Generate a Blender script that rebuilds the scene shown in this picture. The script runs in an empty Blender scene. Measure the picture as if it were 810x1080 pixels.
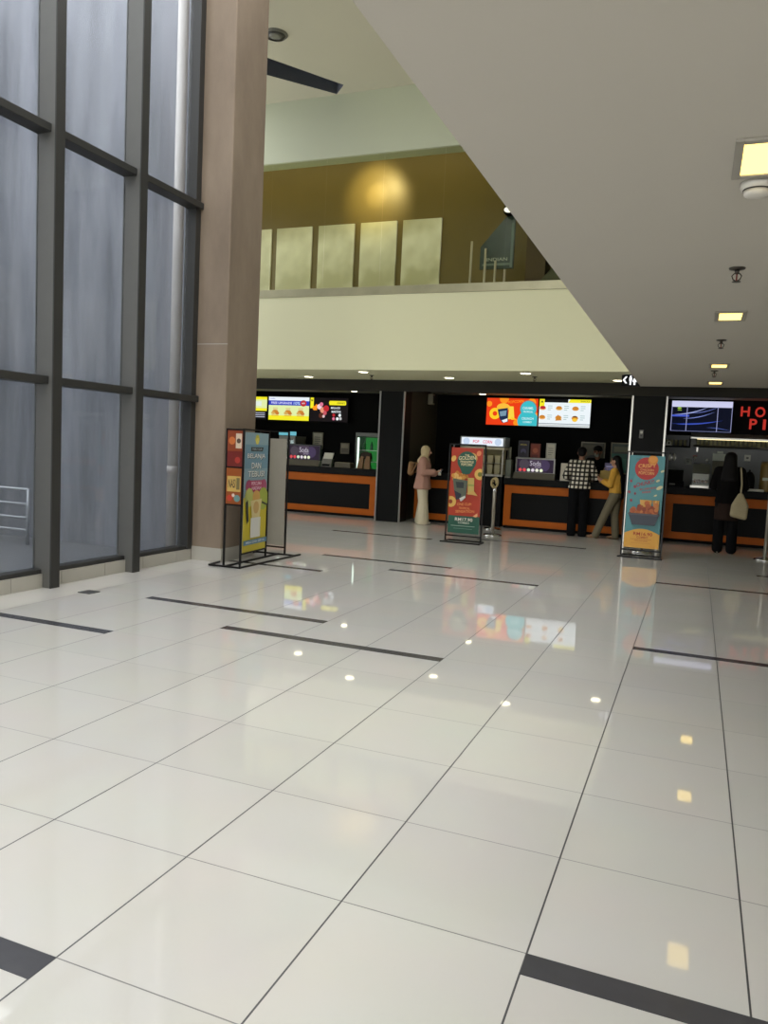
import bpy, bmesh, math, random
from mathutils import Vector, Matrix, noise
random.seed(7)
sc = bpy.context.scene
COL = sc.collection
PI = math.pi
EXPO = 0.0
WS = 3.45
EG = 1.0 / (2 ** EXPO)

# ------------------------------------------------------------------ materials
def lin(c):
    return tuple((v / 12.92 if v <= 0.04045 else ((v + 0.055) / 1.055) ** 2.4) for v in (x / 255 for x in c)) + (1.0,)
MATS = {}
def mat(name, rgb=(200, 200, 200), rough=0.5, metal=0.0, emit=0.0, var=0.06, scale=9.0, coat=0.0, spec=0.5, bump=0.0):
    """procedural principled material: a base colour broken up by a fine noise"""
    if name in MATS: return MATS[name]
    m = bpy.data.materials.new(name); m.use_nodes = True
    nt = m.node_tree; b = nt.nodes['Principled BSDF']; L = nt.links
    b.inputs['Roughness'].default_value = rough
    b.inputs['Metallic'].default_value = metal
    b.inputs['Coat Weight'].default_value = coat
    b.inputs['Specular IOR Level'].default_value = spec
    c = lin(rgb)
    if emit:
        b.inputs['Base Color'].default_value = (0.01, 0.01, 0.01, 1); b.inputs['Specular IOR Level'].default_value = .1
        b.inputs['Emission Color'].default_value = c
        b.inputs['Emission Strength'].default_value = emit * EG
    else:
        tc = nt.nodes.new('ShaderNodeTexCoord'); nz = nt.nodes.new('ShaderNodeTexNoise')
        nz.inputs['Scale'].default_value = scale; nz.inputs['Detail'].default_value = 4
        mx = nt.nodes.new('ShaderNodeMix'); mx.data_type = 'RGBA'
        mx.inputs['A'].default_value = tuple(v * (1 - var) for v in c[:3]) + (1,)
        mx.inputs['B'].default_value = tuple(min(1, v * (1 + var)) for v in c[:3]) + (1,)
        L.new(tc.outputs['Object'], nz.inputs['Vector']); L.new(nz.outputs['Fac'], mx.inputs['Factor'])
        L.new(mx.outputs['Result'], b.inputs['Base Color'])
        if bump:
            bp = nt.nodes.new('ShaderNodeBump'); bp.inputs['Strength'].default_value = bump; bp.inputs['Distance'].default_value = 0.01
            L.new(nz.outputs['Fac'], bp.inputs['Height']); L.new(bp.outputs['Normal'], b.inputs['Normal'])
    MATS[name] = m
    return m
def em(rgb, s=1.0):
    return mat('lit_%d_%d_%d_%d' % (*rgb, int(s * 100)), rgb, emit=s)
def ink(rgb, rough=0.45):
    return mat('ink_%d_%d_%d' % rgb, rgb, rough=rough, var=0.03)

def glass(name, tint=(1, 1, 1), ior=1.45, rough=0.0, haze=0.0):
    m = bpy.data.materials.new(name); m.use_nodes = True
    nt = m.node_tree; nt.nodes.clear(); L = nt.links
    out = nt.nodes.new('ShaderNodeOutputMaterial'); mx = nt.nodes.new('ShaderNodeMixShader')
    tr = nt.nodes.new('ShaderNodeBsdfTransparent'); tr.inputs['Color'].default_value = (*tint, 1)
    gl = nt.nodes.new('ShaderNodeBsdfGlossy'); gl.inputs['Roughness'].default_value = rough
    lw = nt.nodes.new('ShaderNodeLayerWeight'); lw.inputs['Blend'].default_value = .5
    p5 = nt.nodes.new('ShaderNodeMath'); p5.operation = 'POWER'; p5.inputs[1].default_value = 5; L.new(lw.outputs['Facing'], p5.inputs[0])
    f0 = ((ior - 1) / (ior + 1)) ** 2
    fr = nt.nodes.new('ShaderNodeMath'); fr.operation = 'MULTIPLY_ADD'; fr.inputs[1].default_value = 1 - f0; fr.inputs[2].default_value = f0; L.new(p5.outputs[0], fr.inputs[0])
    L.new(fr.outputs[0], mx.inputs[0]); L.new(gl.outputs[0], mx.inputs[2])
    if haze:   # pale haze put into the pane's colour: noise-streaked diffuse
        df = nt.nodes.new('ShaderNodeBsdfDiffuse'); df.inputs['Color'].default_value = (0.75, 0.78, 0.82, 1)
        m2 = nt.nodes.new('ShaderNodeMixShader')
        tc = nt.nodes.new('ShaderNodeTexCoord'); mp = nt.nodes.new('ShaderNodeMapping'); mp.inputs['Scale'].default_value = (5, 5, .35)
        nz = nt.nodes.new('ShaderNodeTexNoise'); nz.inputs['Scale'].default_value = 2
        mr = nt.nodes.new('ShaderNodeMapRange'); mr.inputs['To Min'].default_value = haze * .6; mr.inputs['To Max'].default_value = haze * 1.4
        L.new(tc.outputs['Object'], mp.inputs['Vector']); L.new(mp.outputs[0], nz.inputs['Vector']); L.new(nz.outputs['Fac'], mr.inputs['Value'])
        L.new(mr.outputs[0], m2.inputs[0]); L.new(tr.outputs[0], m2.inputs[1]); L.new(df.outputs[0], m2.inputs[2]); L.new(m2.outputs[0], mx.inputs[1])
    else:
        L.new(tr.outputs[0], mx.inputs[1])
    L.new(mx.outputs[0], out.inputs['Surface'])
    MATS[name] = m
    return m

def floor_material():
    m = bpy.data.materials.new('polished_white_tile'); m.use_nodes = True
    nt = m.node_tree; b = nt.nodes['Principled BSDF']; L = nt.links; N = nt.nodes.new
    def mth(op, a, bb=None, c=None):
        n = N('ShaderNodeMath'); n.operation = op
        for i, v in enumerate((a, bb, c)):
            if v is None: continue
            if isinstance(v, (int, float)): n.inputs[i].default_value = v
            else: L.new(v, n.inputs[i])
        return n.outputs[0]
    tc = N('ShaderNodeTexCoord'); sp = N('ShaderNodeSeparateXYZ'); L.new(tc.outputs['Object'], sp.inputs[0])
    def dist(o):   # distance to the nearest joint of the 0.6 m grid
        f = mth('FRACT', mth('ADD', mth('DIVIDE', o, 0.6), 100.5))
        return mth('MULTIPLY', mth('ABSOLUTE', mth('SUBTRACT', f, 0.5)), 0.6)
    gx = mth('LESS_THAN', dist(sp.outputs['X']), 0.0030)
    gy = mth('LESS_THAN', dist(sp.outputs['Y']), 0.0022)
    g = mth('MAXIMUM', gx, mth('MULTIPLY', gy, 0.75))
    # slight tone difference from tile to tile
    cx = mth('FLOOR', mth('DIVIDE', sp.outputs['X'], 0.6)); cy = mth('FLOOR', mth('DIVIDE', sp.outputs['Y'], 0.6))
    cb = N('ShaderNodeCombineXYZ'); L.new(cx, cb.inputs[0]); L.new(cy, cb.inputs[1])
    wn = N('ShaderNodeTexWhiteNoise'); wn.noise_dimensions = '2D'; L.new(cb.outputs[0], wn.inputs['Vector'])
    mx = N('ShaderNodeMix'); mx.data_type = 'RGBA'; L.new(wn.outputs['Value'], mx.inputs['Factor'])
    mx.inputs['A'].default_value = lin((211, 209, 203)); mx.inputs['B'].default_value = lin((215, 213, 207))
    nz = N('ShaderNodeTexNoise'); nz.inputs['Scale'].default_value = 2.2; nz.inputs['Detail'].default_value = 6
    L.new(tc.outputs['Object'], nz.inputs['Vector'])
    m3 = N('ShaderNodeMix'); m3.data_type = 'RGBA'; m3.blend_type = 'MULTIPLY'; m3.inputs['Factor'].default_value = 0.08
    L.new(mx.outputs['Result'], m3.inputs['A']); L.new(nz.outputs['Color'], m3.inputs['B'])
    m2 = N('ShaderNodeMix'); m2.data_type = 'RGBA'; L.new(g, m2.inputs['Factor'])
    L.new(m3.outputs['Result'], m2.inputs['A']); m2.inputs['B'].default_value = lin((72, 72, 74))
    L.new(m2.outputs['Result'], b.inputs['Base Color'])
    r = mth('MULTIPLY_ADD', g, 0.4, 0.035); L.new(r, b.inputs['Roughness'])
    b.inputs['Specular IOR Level'].default_value = 0.62
    # very slight waviness of the polished slabs
    n2 = N('ShaderNodeTexNoise'); n2.inputs['Scale'].default_value = 1.3; n2.inputs['Detail'].default_value = 1
    L.new(tc.outputs['Object'], n2.inputs['Vector'])
    bp = N('ShaderNodeBump'); bp.inputs['Strength'].default_value = 0.03; bp.inputs['Distance'].default_value = 0.01
    L.new(n2.outputs['Fac'], bp.inputs['Height']); L.new(bp.outputs[0], b.inputs['Normal'])
    return m

def streaked(name, a, b_, rough=0.85, sx=2.5, sz=0.25, joint=None):
    """weathered render / concrete with vertical streaks"""
    m = bpy.data.materials.new(name); m.use_nodes = True
    nt = m.node_tree; b = nt.nodes['Principled BSDF']; L = nt.links
    tc = nt.nodes.new('ShaderNodeTexCoord'); mp = nt.nodes.new('ShaderNodeMapping'); mp.inputs['Scale'].default_value = (sx, sx, sz)
    nz = nt.nodes.new('ShaderNodeTexNoise'); nz.inputs['Scale'].default_value = 2.0; nz.inputs['Detail'].default_value = 6; nz.inputs['Roughness'].default_value = .6
    cr = nt.nodes.new('ShaderNodeValToRGB')
    cr.color_ramp.elements[0].position = .3; cr.color_ramp.elements[0].color = lin(a)
    cr.color_ramp.elements[1].position = .72; cr.color_ramp.elements[1].color = lin(b_)
    L.new(tc.outputs['Object'], mp.inputs['Vector']); L.new(mp.outputs[0], nz.inputs['Vector']); L.new(nz.outputs['Fac'], cr.inputs['Fac'])
    L.new(cr.outputs['Color'], b.inputs['Base Color'])
    b.inputs['Roughness'].default_value = rough
    MATS[name] = m
    return m

def plaid_material():
    m = bpy.data.materials.new('buffalo_plaid'); m.use_nodes = True
    nt = m.node_tree; b = nt.nodes['Principled BSDF']; L = nt.links; N = nt.nodes.new
    tc = N('ShaderNodeTexCoord'); sp = N('ShaderNodeSeparateXYZ'); L.new(tc.outputs['Object'], sp.inputs[0])
    def st(o, off):
        a = N('ShaderNodeMath'); a.operation = 'MULTIPLY_ADD'; a.inputs[1].default_value = 1 / .078; a.inputs[2].default_value = off; L.new(o, a.inputs[0])
        f = N('ShaderNodeMath'); f.operation = 'FRACT'; L.new(a.outputs[0], f.inputs[0])
        g = N('ShaderNodeMath'); g.operation = 'GREATER_THAN'; g.inputs[1].default_value = .42; L.new(f.outputs[0], g.inputs[0])
        return g.outputs[0]
    s = N('ShaderNodeMath'); s.operation = 'ADD'; L.new(st(sp.outputs['X'], 50.2), s.inputs[0]); L.new(st(sp.outputs['Z'], 50.), s.inputs[1])
    h = N('ShaderNodeMath'); h.operation = 'MULTIPLY'; h.inputs[1].default_value = .5; L.new(s.outputs[0], h.inputs[0])
    cr = N('ShaderNodeValToRGB'); cr.color_ramp.interpolation = 'CONSTANT'
    e = cr.color_ramp.elements; e[0].position = 0; e[0].color = lin((22, 22, 22)); e[1].position = .75; e[1].color = lin((225, 220, 205))
    e2 = cr.color_ramp.elements.new(.3); e2.color = lin((58, 54, 46))
    L.new(h.outputs[0], cr.inputs[0]); L.new(cr.outputs[0], b.inputs['Base Color']); b.inputs['Roughness'].default_value = .9
    MATS['plaid'] = m
    return m

# ------------------------------------------------------------------ mesh builder
class MB:
    def __init__(s): s.bm = bmesh.new(); s.mats = []
    def mi(s, m):
        if m not in s.mats: s.mats.append(m)
        return s.mats.index(m)
    def merge(s, bm2, m, smooth=False):
        k = s.mi(m); vm = {}
        for v in bm2.verts: vm[v] = s.bm.verts.new(v.co)
        for f in bm2.faces:
            try: nf = s.bm.faces.new([vm[v] for v in f.verts])
            except ValueError: continue
            nf.material_index = k; nf.smooth = smooth
        bm2.free(); return s
    def box(s, x0, x1, y0, y1, z0, z1, m, bev=0.0, seg=1):
        b = bmesh.new(); bmesh.ops.create_cube(b, size=1)
        for v in b.verts:
            v.co = Vector((x0 + (v.co.x + .5) * (x1 - x0), y0 + (v.co.y + .5) * (y1 - y0), z0 + (v.co.z + .5) * (z1 - z0)))
        if bev: bmesh.ops.bevel(b, geom=list(b.edges), offset=bev, segments=seg, affect='EDGES', profile=.5)
        bmesh.ops.recalc_face_normals(b, faces=b.faces)
        return s.merge(b, m)
    def lathe(s, c, prof, m, n=24, axis=None, caps=True):
        """revolve (radius, height) pairs about axis through c"""
        b = bmesh.new(); rings = []
        for r, h in prof:
            rings.append([b.verts.new((r * math.cos(2 * PI * i / n), r * math.sin(2 * PI * i / n), h)) for i in range(n)])
        for a, d in zip(rings, rings[1:]):
            for i in range(n): b.faces.new((a[i], a[(i + 1) % n], d[(i + 1) % n], d[i]))
        if caps: b.faces.new(rings[0][::-1]); b.faces.new(rings[-1])
        M = Matrix.Translation(Vector(c))
        if axis is not None: M = M @ Vector((0, 0, 1)).rotation_difference(Vector(axis)).to_matrix().to_4x4()
        b.transform(M); bmesh.ops.recalc_face_normals(b, faces=b.faces)
        return s.merge(b, m, True)
    def tube(s, pts, r, m, n=8):
        pts = [Vector(p) for p in pts]; b = bmesh.new(); rings = []
        for i, p in enumerate(pts):
            t = (pts[min(i + 1, len(pts) - 1)] - pts[max(i - 1, 0)]).normalized()
            a = t.orthogonal().normalized() if i == 0 else (prev - t * prev.dot(t)).normalized()
            prev = a; c = t.cross(a)
            rings.append([b.verts.new(p + (a * math.cos(2 * PI * k / n) + c * math.sin(2 * PI * k / n)) * r) for k in range(n)])
        for a, d in zip(rings, rings[1:]):
            for i in range(n): b.faces.new((a[i], a[(i + 1) % n], d[(i + 1) % n], d[i]))
        b.faces.new(rings[0][::-1]); b.faces.new(rings[-1]); bmesh.ops.recalc_face_normals(b, faces=b.faces)
        return s.merge(b, m, True)
    def bar(s, p, q, w, m):
        """square bar from p to q"""
        p, q = Vector(p), Vector(q); t = (q - p).normalized()
        up = Vector((0, 0, 1)) if abs(t.z) < .9 else Vector((0, 1, 0))
        a = t.cross(up).normalized() * (w / 2); c = t.cross(a).normalized() * (w / 2); b = bmesh.new()
        v = [b.verts.new(e + sa * a + sc_ * c) for e in (p, q) for sa, sc_ in ((-1, -1), (1, -1), (1, 1), (-1, 1))]
        for f in ((0, 1, 2, 3), (7, 6, 5, 4), (0, 4, 5, 1), (1, 5, 6, 2), (2, 6, 7, 3), (3, 7, 4, 0)): b.faces.new([v[i] for i in f])
        bmesh.ops.recalc_face_normals(b, faces=b.faces)
        return s.merge(b, m)
    def prism(s, pts, d, m):
        """polygon pts (3-D, planar) extruded by vector d"""
        b = bmesh.new(); d = Vector(d)
        a = [b.verts.new(p) for p in pts]; c = [b.verts.new(Vector(p) + d) for p in pts]; n = len(a)
        b.faces.new(a[::-1]); b.faces.new(c)
        for i in range(n): b.faces.new((a[i], a[(i + 1) % n], c[(i + 1) % n], c[i]))
        bmesh.ops.recalc_face_normals(b, faces=b.faces)
        return s.merge(b, m)
    def ball(s, c, r, m, sub=2):
        b = bmesh.new(); bmesh.ops.create_icosphere(b, subdivisions=sub, radius=1)
        r = r if isinstance(r, (tuple, list)) else (r, r, r)
        for v in b.verts: v.co = Vector((c[0] + v.co.x * r[0], c[1] + v.co.y * r[1], c[2] + v.co.z * r[2]))
        return s.merge(b, m, True)
    def build(s, name, parent=None, **props):
        me = bpy.data.meshes.new(name); s.bm.to_mesh(me); s.bm.free()
        return link(name, me, s.mats, parent, **props)

def world_loc(o):
    p = Vector((0, 0, 0))
    while o is not None: p = p + o.location; o = o.parent
    return p
def link(name, me, mats, parent=None, **props):
    for m in mats: me.materials.append(m)
    o = bpy.data.objects.new(name, me); COL.objects.link(o)
    if parent is not None:
        o.parent = parent
        if not props.pop('local', False): me.transform(Matrix.Translation(-world_loc(parent)))
    for k, v in props.items(): o[k] = v
    return o
def thing(name, loc, label, cat, group=None):
    o = bpy.data.objects.new(name, None); COL.objects.link(o); o.location = loc
    o.empty_display_size = .1; o['label'] = label; o['category'] = cat
    if group: o['group'] = group
    return o
def dup(root, loc, label, group=None):
    r = root.copy(); COL.objects.link(r); r.location = loc; r['label'] = label
    if group: r['group'] = group
    for ch in root.children:
        c = ch.copy(); COL.objects.link(c); c.parent = r
        for g in ch.children:
            d = g.copy(); COL.objects.link(d); d.parent = c
    return r
def tag(o, label, cat, group=None):
    o['label'] = label; o['category'] = cat
    if group: o['group'] = group
    return o

# ------------------------------------------------------------------ flat artwork (posters, screens)
_tc = {}
def text_mesh(txt, bold=True):
    if (txt, bold) in _tc: return _tc[(txt, bold)]
    cu = bpy.data.curves.new('lettering', 'FONT'); cu.body = txt; cu.resolution_u = 3
    if bold: cu.offset = 0.018
    o = bpy.data.objects.new('lettering', cu); COL.objects.link(o)
    dg = bpy.context.evaluated_depsgraph_get(); me = bpy.data.meshes.new_from_object(o.evaluated_get(dg))
    vs = [v.co.copy() for v in me.vertices]; fs = [tuple(p.vertices) for p in me.polygons]
    bpy.data.objects.remove(o); bpy.data.curves.remove(cu); bpy.data.meshes.remove(me)
    x0 = min(v.x for v in vs); x1 = max(v.x for v in vs); y0 = min(v.y for v in vs); y1 = max(v.y for v in vs)
    _tc[(txt, bold)] = ([((v.x - x0) / (x1 - x0), (v.y - y0) / (y1 - y0)) for v in vs], fs)
    return _tc[(txt, bold)]
class Art:
    """printed shapes on a rectangle: o = lower-left corner, u / v = its sides in metres; coordinates are 0..1 across it"""
    def __init__(s, o, u, v, step=0.0006):
        s.o = Vector(o); s.u = Vector(u); s.v = Vector(v); s.n = s.u.cross(s.v).normalized(); s.k = 0; s.step = step; s.mb = MB()
    def at(s, x, y): return s.o + s.u * x + s.v * y + s.n * (0.001 + s.k * s.step)
    def poly(s, pts, m):
        s.k += 1; k = s.mb.mi(m)
        for ax, lim, sg in ((0, 0, 1), (0, 1, -1), (1, 0, 1), (1, 1, -1)):      # trim to the sheet's edges
            out = []
            for i, p in enumerate(pts):
                q = pts[i - 1]; dp, dq = (p[ax] - lim) * sg, (q[ax] - lim) * sg
                if (dp >= 0) != (dq >= 0):
                    t_ = dq / (dq - dp); out.append((q[0] + (p[0] - q[0]) * t_, q[1] + (p[1] - q[1]) * t_))
                if dp >= 0: out.append(p)
            pts = out
        if len(pts) < 3: return s
        f = s.mb.bm.faces.new([s.mb.bm.verts.new(s.at(*p)) for p in pts]); f.material_index = k
        f.normal_update()
        if f.normal.dot(s.n) < 0: f.normal_flip()
        return s
    def rect(s, x0, y0, x1, y1, m): return s.poly([(x0, y0), (x1, y0), (x1, y1), (x0, y1)], m)
    def disc(s, cx, cy, r, m, n=28, sq=1.0, rot=0, a0=0, a1=2 * PI):
        """a disc of radius r (fraction of width); sq squashes it"""
        asp = s.u.length / s.v.length; p = []
        for i in range(n):
            a = a0 + (a1 - a0) * i / n; x = r * math.cos(a); y = r * sq * math.sin(a)
            p.append((cx + x * math.cos(rot) - y * math.sin(rot), cy + (x * math.sin(rot) + y * math.cos(rot)) * asp))
        return s.poly(p, m)
    def text(s, txt, x0, y0, x1, y1, m, tilt=0.0, bold=True):
        s.k += 1; vs, fs = text_mesh(txt, bold); k = s.mb.mi(m)
        bv = [s.mb.bm.verts.new(s.at(x0 + a * (x1 - x0), y0 + b * (y1 - y0) + a * tilt)) for a, b in vs]
        for f in fs:
            try: nf = s.mb.bm.faces.new([bv[i] for i in f]); nf.material_index = k
            except ValueError: pass
        return s
    def build(s, name, parent, **p): return s.mb.build(name, parent, **p)

# ------------------------------------------------------------------ organic shapes (people, cloth)
def _sph(c, r, rot=None, sub=2):
    b = bmesh.new(); bmesh.ops.create_icosphere(b, subdivisions=sub, radius=1)
    r = r if isinstance(r, (tuple, list)) else (r, r, r); out = []
    for v in b.verts:
        p = Vector((v.co.x * r[0], v.co.y * r[1], v.co.z * r[2]))
        if rot is not None: p = rot @ p
        out.append(p + Vector(c))
    b.free(); return out
class Blob:
    """hulls of spheres fused by a voxel remesh into one continuous smooth surface"""
    def __init__(s): s.bm = bmesh.new()
    def hull(s, *balls):
        pts = []
        for bl in balls: pts += _sph(*bl)
        b = bmesh.new()
        for p in pts: b.verts.new(p)
        r = bmesh.ops.convex_hull(b, input=list(b.verts))
        junk = [g for g in r['geom_interior'] if isinstance(g, bmesh.types.BMVert)]
        if junk: bmesh.ops.delete(b, geom=junk, context='VERTS')
        lo = [v for v in b.verts if not v.link_faces]
        if lo: bmesh.ops.delete(b, geom=lo, context='VERTS')
        bmesh.ops.recalc_face_normals(b, faces=b.faces)
        vm = {v: s.bm.verts.new(v.co) for v in b.verts}
        for f in b.faces: s.bm.faces.new([vm[v] for v in f.verts])
        b.free(); return s
    def chain(s, pts, rad):
        for i in range(len(pts) - 1): s.hull((pts[i], rad[i]), (pts[i + 1], rad[i + 1]))
        return s
    def mesh(s, name, M, voxel=0.007, smooth=2, cut=None):
        me = bpy.data.meshes.new(name); s.bm.to_mesh(me); s.bm.free()
        o = bpy.data.objects.new('tmp', me); COL.objects.link(o)
        r = o.modifiers.new('r', 'REMESH'); r.mode = 'VOXEL'; r.voxel_size = voxel; r.use_smooth_shade = True
        if smooth: k = o.modifiers.new('s', 'SMOOTH'); k.factor = .5; k.iterations = smooth
        dg = bpy.context.evaluated_depsgraph_get(); out = bpy.data.meshes.new_from_object(o.evaluated_get(dg))
        bpy.data.objects.remove(o); bpy.data.meshes.remove(me)
        if cut:
            b = bmesh.new(); b.from_mesh(out)
            for co, no in cut:
                bmesh.ops.bisect_plane(b, geom=list(b.verts) + list(b.edges) + list(b.faces), plane_co=co, plane_no=no, clear_outer=True)
            b.to_mesh(out); b.free()
        for p in out.polygons: p.use_smooth = True
        out.transform(M); out.name = name
        return out

def hand(B, w, d, n, s, curl=.5, side=1):
    """palm, four unequal bent fingers and a thumb at wrist w, pointing along d, palm facing n"""
    d = Vector(d).normalized(); n = (Vector(n) - d * Vector(n).dot(d)).normalized(); x = d.cross(n).normalized() * side; w = Vector(w)
    B.hull((w + x * .012 * s, .015 * s), (w - x * .012 * s, .015 * s), (w + d * .075 * s + x * .026 * s, .012 * s), (w + d * .08 * s - x * .026 * s, .012 * s))
    for k, ln in ((-.028, .052), (-.0095, .07), (.0095, .075), (.028, .064)):
        p = w + d * .08 * s + x * k * s
        a = (d * math.cos(curl * .7) + n * math.sin(curl * .7)); b_ = (d * math.cos(curl * 2) + n * math.sin(curl * 2))
        q = p + a * ln * .5 * s; B.chain([p, q, q + b_ * ln * .5 * s], [.0092 * s, .0086 * s, .0075 * s])
    p = w + d * .022 * s + x * .026 * s; q = p + (d * .6 + x * .75 + n * .3).normalized() * .034 * s
    B.chain([p, q, q + (d * .9 + n * .45).normalized() * .03 * s], [.012 * s, .0105 * s, .0085 * s])

def figure(J, s):
    """the body itself: J gives joints in metres for a person facing +y"""
    B = Blob(); V = Vector
    pel, wa, ch, nk, hd = (V(J[k]) for k in ('pelvis', 'waist', 'chest', 'neck', 'head'))
    B.hull((pel, (.155 * s, .105 * s, .10 * s)), (wa, (.125 * s, .09 * s, .06 * s)))
    B.hull((wa, (.125 * s, .09 * s, .06 * s)), (ch, (.15 * s, .105 * s, .12 * s)))
    for sd in ('L', 'R'):
        sh, el, wr = (V(J[k + sd]) for k in ('sh', 'el', 'wr'))
        B.hull((sh, .052 * s), (nk - V((0, 0, .05 * s)), .05 * s)); B.hull((sh, .052 * s), (ch, .08 * s))
        B.chain([sh, el, wr], [.05 * s, .038 * s, .025 * s])
        hip, kn, an = (V(J[k + sd]) for k in ('hip', 'kn', 'an'))
        B.hull((hip, .085 * s), (kn, .052 * s)); B.hull((kn, .052 * s), (an, .036 * s)); toe = V(J['toe' + sd])
        B.hull((an - V((0, 0, .03 * s)), .033 * s), (toe, (.036 * s, .04 * s, .022 * s)))
        hand(B, wr, J['hd' + sd], J['hn' + sd], s, J.get('curl', .5), 1 if sd == 'L' else -1)
    B.chain([nk - V((0, 0, .06 * s)), hd - V((0, .01 * s, .06 * s))], [.052 * s, .05 * s])
    f = V(J['face']).normalized(); rt = f.cross(V((0, 0, 1))).normalized(); up = rt.cross(f)
    R = Matrix((rt, f, up)).transposed()
    P = lambda x, y, z: hd + (rt * x + f * y + up * z) * s
    B.hull((P(0, -.005, .015), (.074 * s, .092 * s, .098 * s), R), (P(0, .03, -.06), (.05 * s, .055 * s, .045 * s), R))
    B.hull((P(0, .085, .02), .012 * s), (P(0, .108, -.02), .013 * s)); B.hull((P(.014, .096, -.024), .009 * s), (P(-.014, .096, -.024), .009 * s))
    B.hull((P(.018, .078, -.052), .009 * s), (P(-.018, .078, -.052), .009 * s))
    for k in (-1, 1): B.hull((P(k * .076, -.005, .0), (.012 * s, .024 * s, .032 * s), R))
    return B, P, R

def person(name, loc, rot, s, J, skin, label):
    root = thing(name, loc, label, 'person')
    M = Matrix.Rotation(rot, 4, 'Z')
    B, P, R = figure(J, s)
    link('body', B.mesh('body', M), [skin], root, local=True)
    for k in (-1, 1):
        e = Blob().hull((P(k * .03, .082, .018), .0125 * s))
        link('eye', e.mesh('eye', M, .003, 1), [mat('eye_dark', (40, 32, 28), .25)], root, local=True)
    return root, M, P, R

def stand_joints(s, lean=0.0, stance=.09, arms=None, face=(0, 1, 0), feet=None):
    z = lambda v: v * s
    J = dict(pelvis=(0, 0, z(.92)), waist=(0, lean * .3 * s, z(1.06)), chest=(0, lean * .65 * s, z(1.24)), neck=(0, lean * s, z(1.40)),
             head=(0, (lean * 1.15 + .02) * s, z(1.535)), face=face)
    for sd, k in (('L', -1), ('R', 1)):
        J['sh' + sd] = (k * .165 * s, lean * .85 * s, z(1.345))
        J['hip' + sd] = (k * .085 * s, 0, z(.86)); J['kn' + sd] = (k * stance * s, .015 * s, z(.47)); J['an' + sd] = (k * stance * s, -.02 * s, z(.085))
        J['toe' + sd] = (k * (stance + .02) * s, .12 * s, z(.028))
    for k, v in (feet or {}).items(): J[k] = tuple(x * s for x in v)
    for k, v in arms.items(): J[k] = tuple(x * s for x in v) if k[:2] in ('el', 'wr') else v
    return J

def top_blob(J, s, g=.02, sleeve=True, low=.86, flare=.0):
    """a top following the trunk and arms; g = how far it stands off the body"""
    V = Vector; B = Blob(); pel, wa, ch, nk = (V(J[k]) for k in ('pelvis', 'waist', 'chest', 'neck'))
    B.hull((V((pel.x, pel.y, low * s)), (.155 * s + g + flare, .108 * s + g + flare, .05 * s)), (wa, (.135 * s + g, .097 * s + g, .07 * s)))
    B.hull((wa, (.135 * s + g, .097 * s + g, .07 * s)), (ch, (.152 * s + g, .108 * s + g, .11 * s)))
    for sd in 'LR':
        sh, el, wr = (V(J[k + sd]) for k in ('sh', 'el', 'wr'))
        B.hull((sh, .052 * s + g * .7), (nk - V((0, 0, .045 * s)), .05 * s + g * .4)); B.hull((sh, .052 * s + g * .7), (ch, .09 * s + g))
        if sleeve:
            w2 = el.lerp(wr, .88); B.chain([sh, el, w2], [.054 * s + g * .6, .046 * s + g * .6, .036 * s + g * .6])
    return B
def trouser_blob(J, s, g=.015, hem=.03, flare=0.0, top=.97):
    V = Vector; B = Blob(); pel = V(J['pelvis'])
    B.hull((V((pel.x, pel.y, top * s)), (.135 * s + g, .095 * s + g, .03 * s)), (pel - V((0, 0, .03 * s)), (.155 * s + g, .108 * s + g, .08 * s)))
    for sd in 'LR':
        hip, kn, an = (V(J[k + sd]) for k in ('hip', 'kn', 'an'))
        lo = V((an.x, an.y + .005 * s, hem * s + .02)) if an.z < .2 * s else an
        B.chain([hip, kn, lo], [.088 * s + g, .058 * s + g + flare * .4, .045 * s + g + flare])
    return B
def shoes(root, M, J, s, m):
    for sd in 'LR':
        V = Vector; an, toe = V(J['an' + sd]), V(J['toe' + sd]); b = Blob()
        h = an + (an - toe).normalized() * .03 * s
        b.hull((V((h.x, h.y, an.z - .045 * s)), (.036 * s, .036 * s, .035 * s)), (toe, (.042 * s, .05 * s, .027 * s)))
        b.hull((V((h.x, h.y, an.z - .045 * s)), (.036 * s, .036 * s, .035 * s)), (an, .04 * s))
        link('shoe', b.mesh('shoe', M, .006, 1), [m], root, local=True)

# ================================================================== the setting
def struct(name, mb_or_o, parent=None):
    o = mb_or_o.build(name, parent) if isinstance(mb_or_o, MB) else mb_or_o
    o['kind'] = 'structure'; return o
M_CEIL = mat('ceiling_paint', (186, 181, 171), .85, var=.02, scale=1.5)
M_UPCEIL = mat('hall_ceiling_paint', (206, 202, 180), .85, var=.02, scale=1.5)
M_WALL = mat('cream_wall_paint', (222, 221, 184), .75, var=.02, scale=1.2)
M_BROWN = mat('bronze_panel', (120, 106, 62), .4, var=.08, scale=3)
M_BLACK = mat('black_laminate', (19, 20, 20), .5, var=.1, spec=.12)
M_BLACKM = mat('black_matt_paint', (14, 15, 15), .7, var=.1, spec=.12)
M_STEEL = mat('brushed_steel', (190, 188, 180), .3, 1.0, var=.1, scale=30)
M_CHROME = mat('chrome', (215, 215, 215), .12, 1.0, var=.03)
M_ALU = mat('grey_aluminium', (104, 104, 101), .5, .25, var=.05)
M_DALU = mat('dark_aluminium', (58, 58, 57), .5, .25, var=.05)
M_PILLAR = streaked('pillar_render', (128, 113, 98), (150, 134, 117), .8, 1.2, .5)
M_SKIRT = mat('grey_skirting_tile', (178, 175, 166), .3, var=.05, scale=4)
M_COURT = streaked('weathered_courtyard_wall', (114, 117, 126), (170, 173, 182), .9, 1.3, .16)
M_GROUND = mat('courtyard_concrete', (120, 122, 126), .35, var=.2, scale=2)
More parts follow.
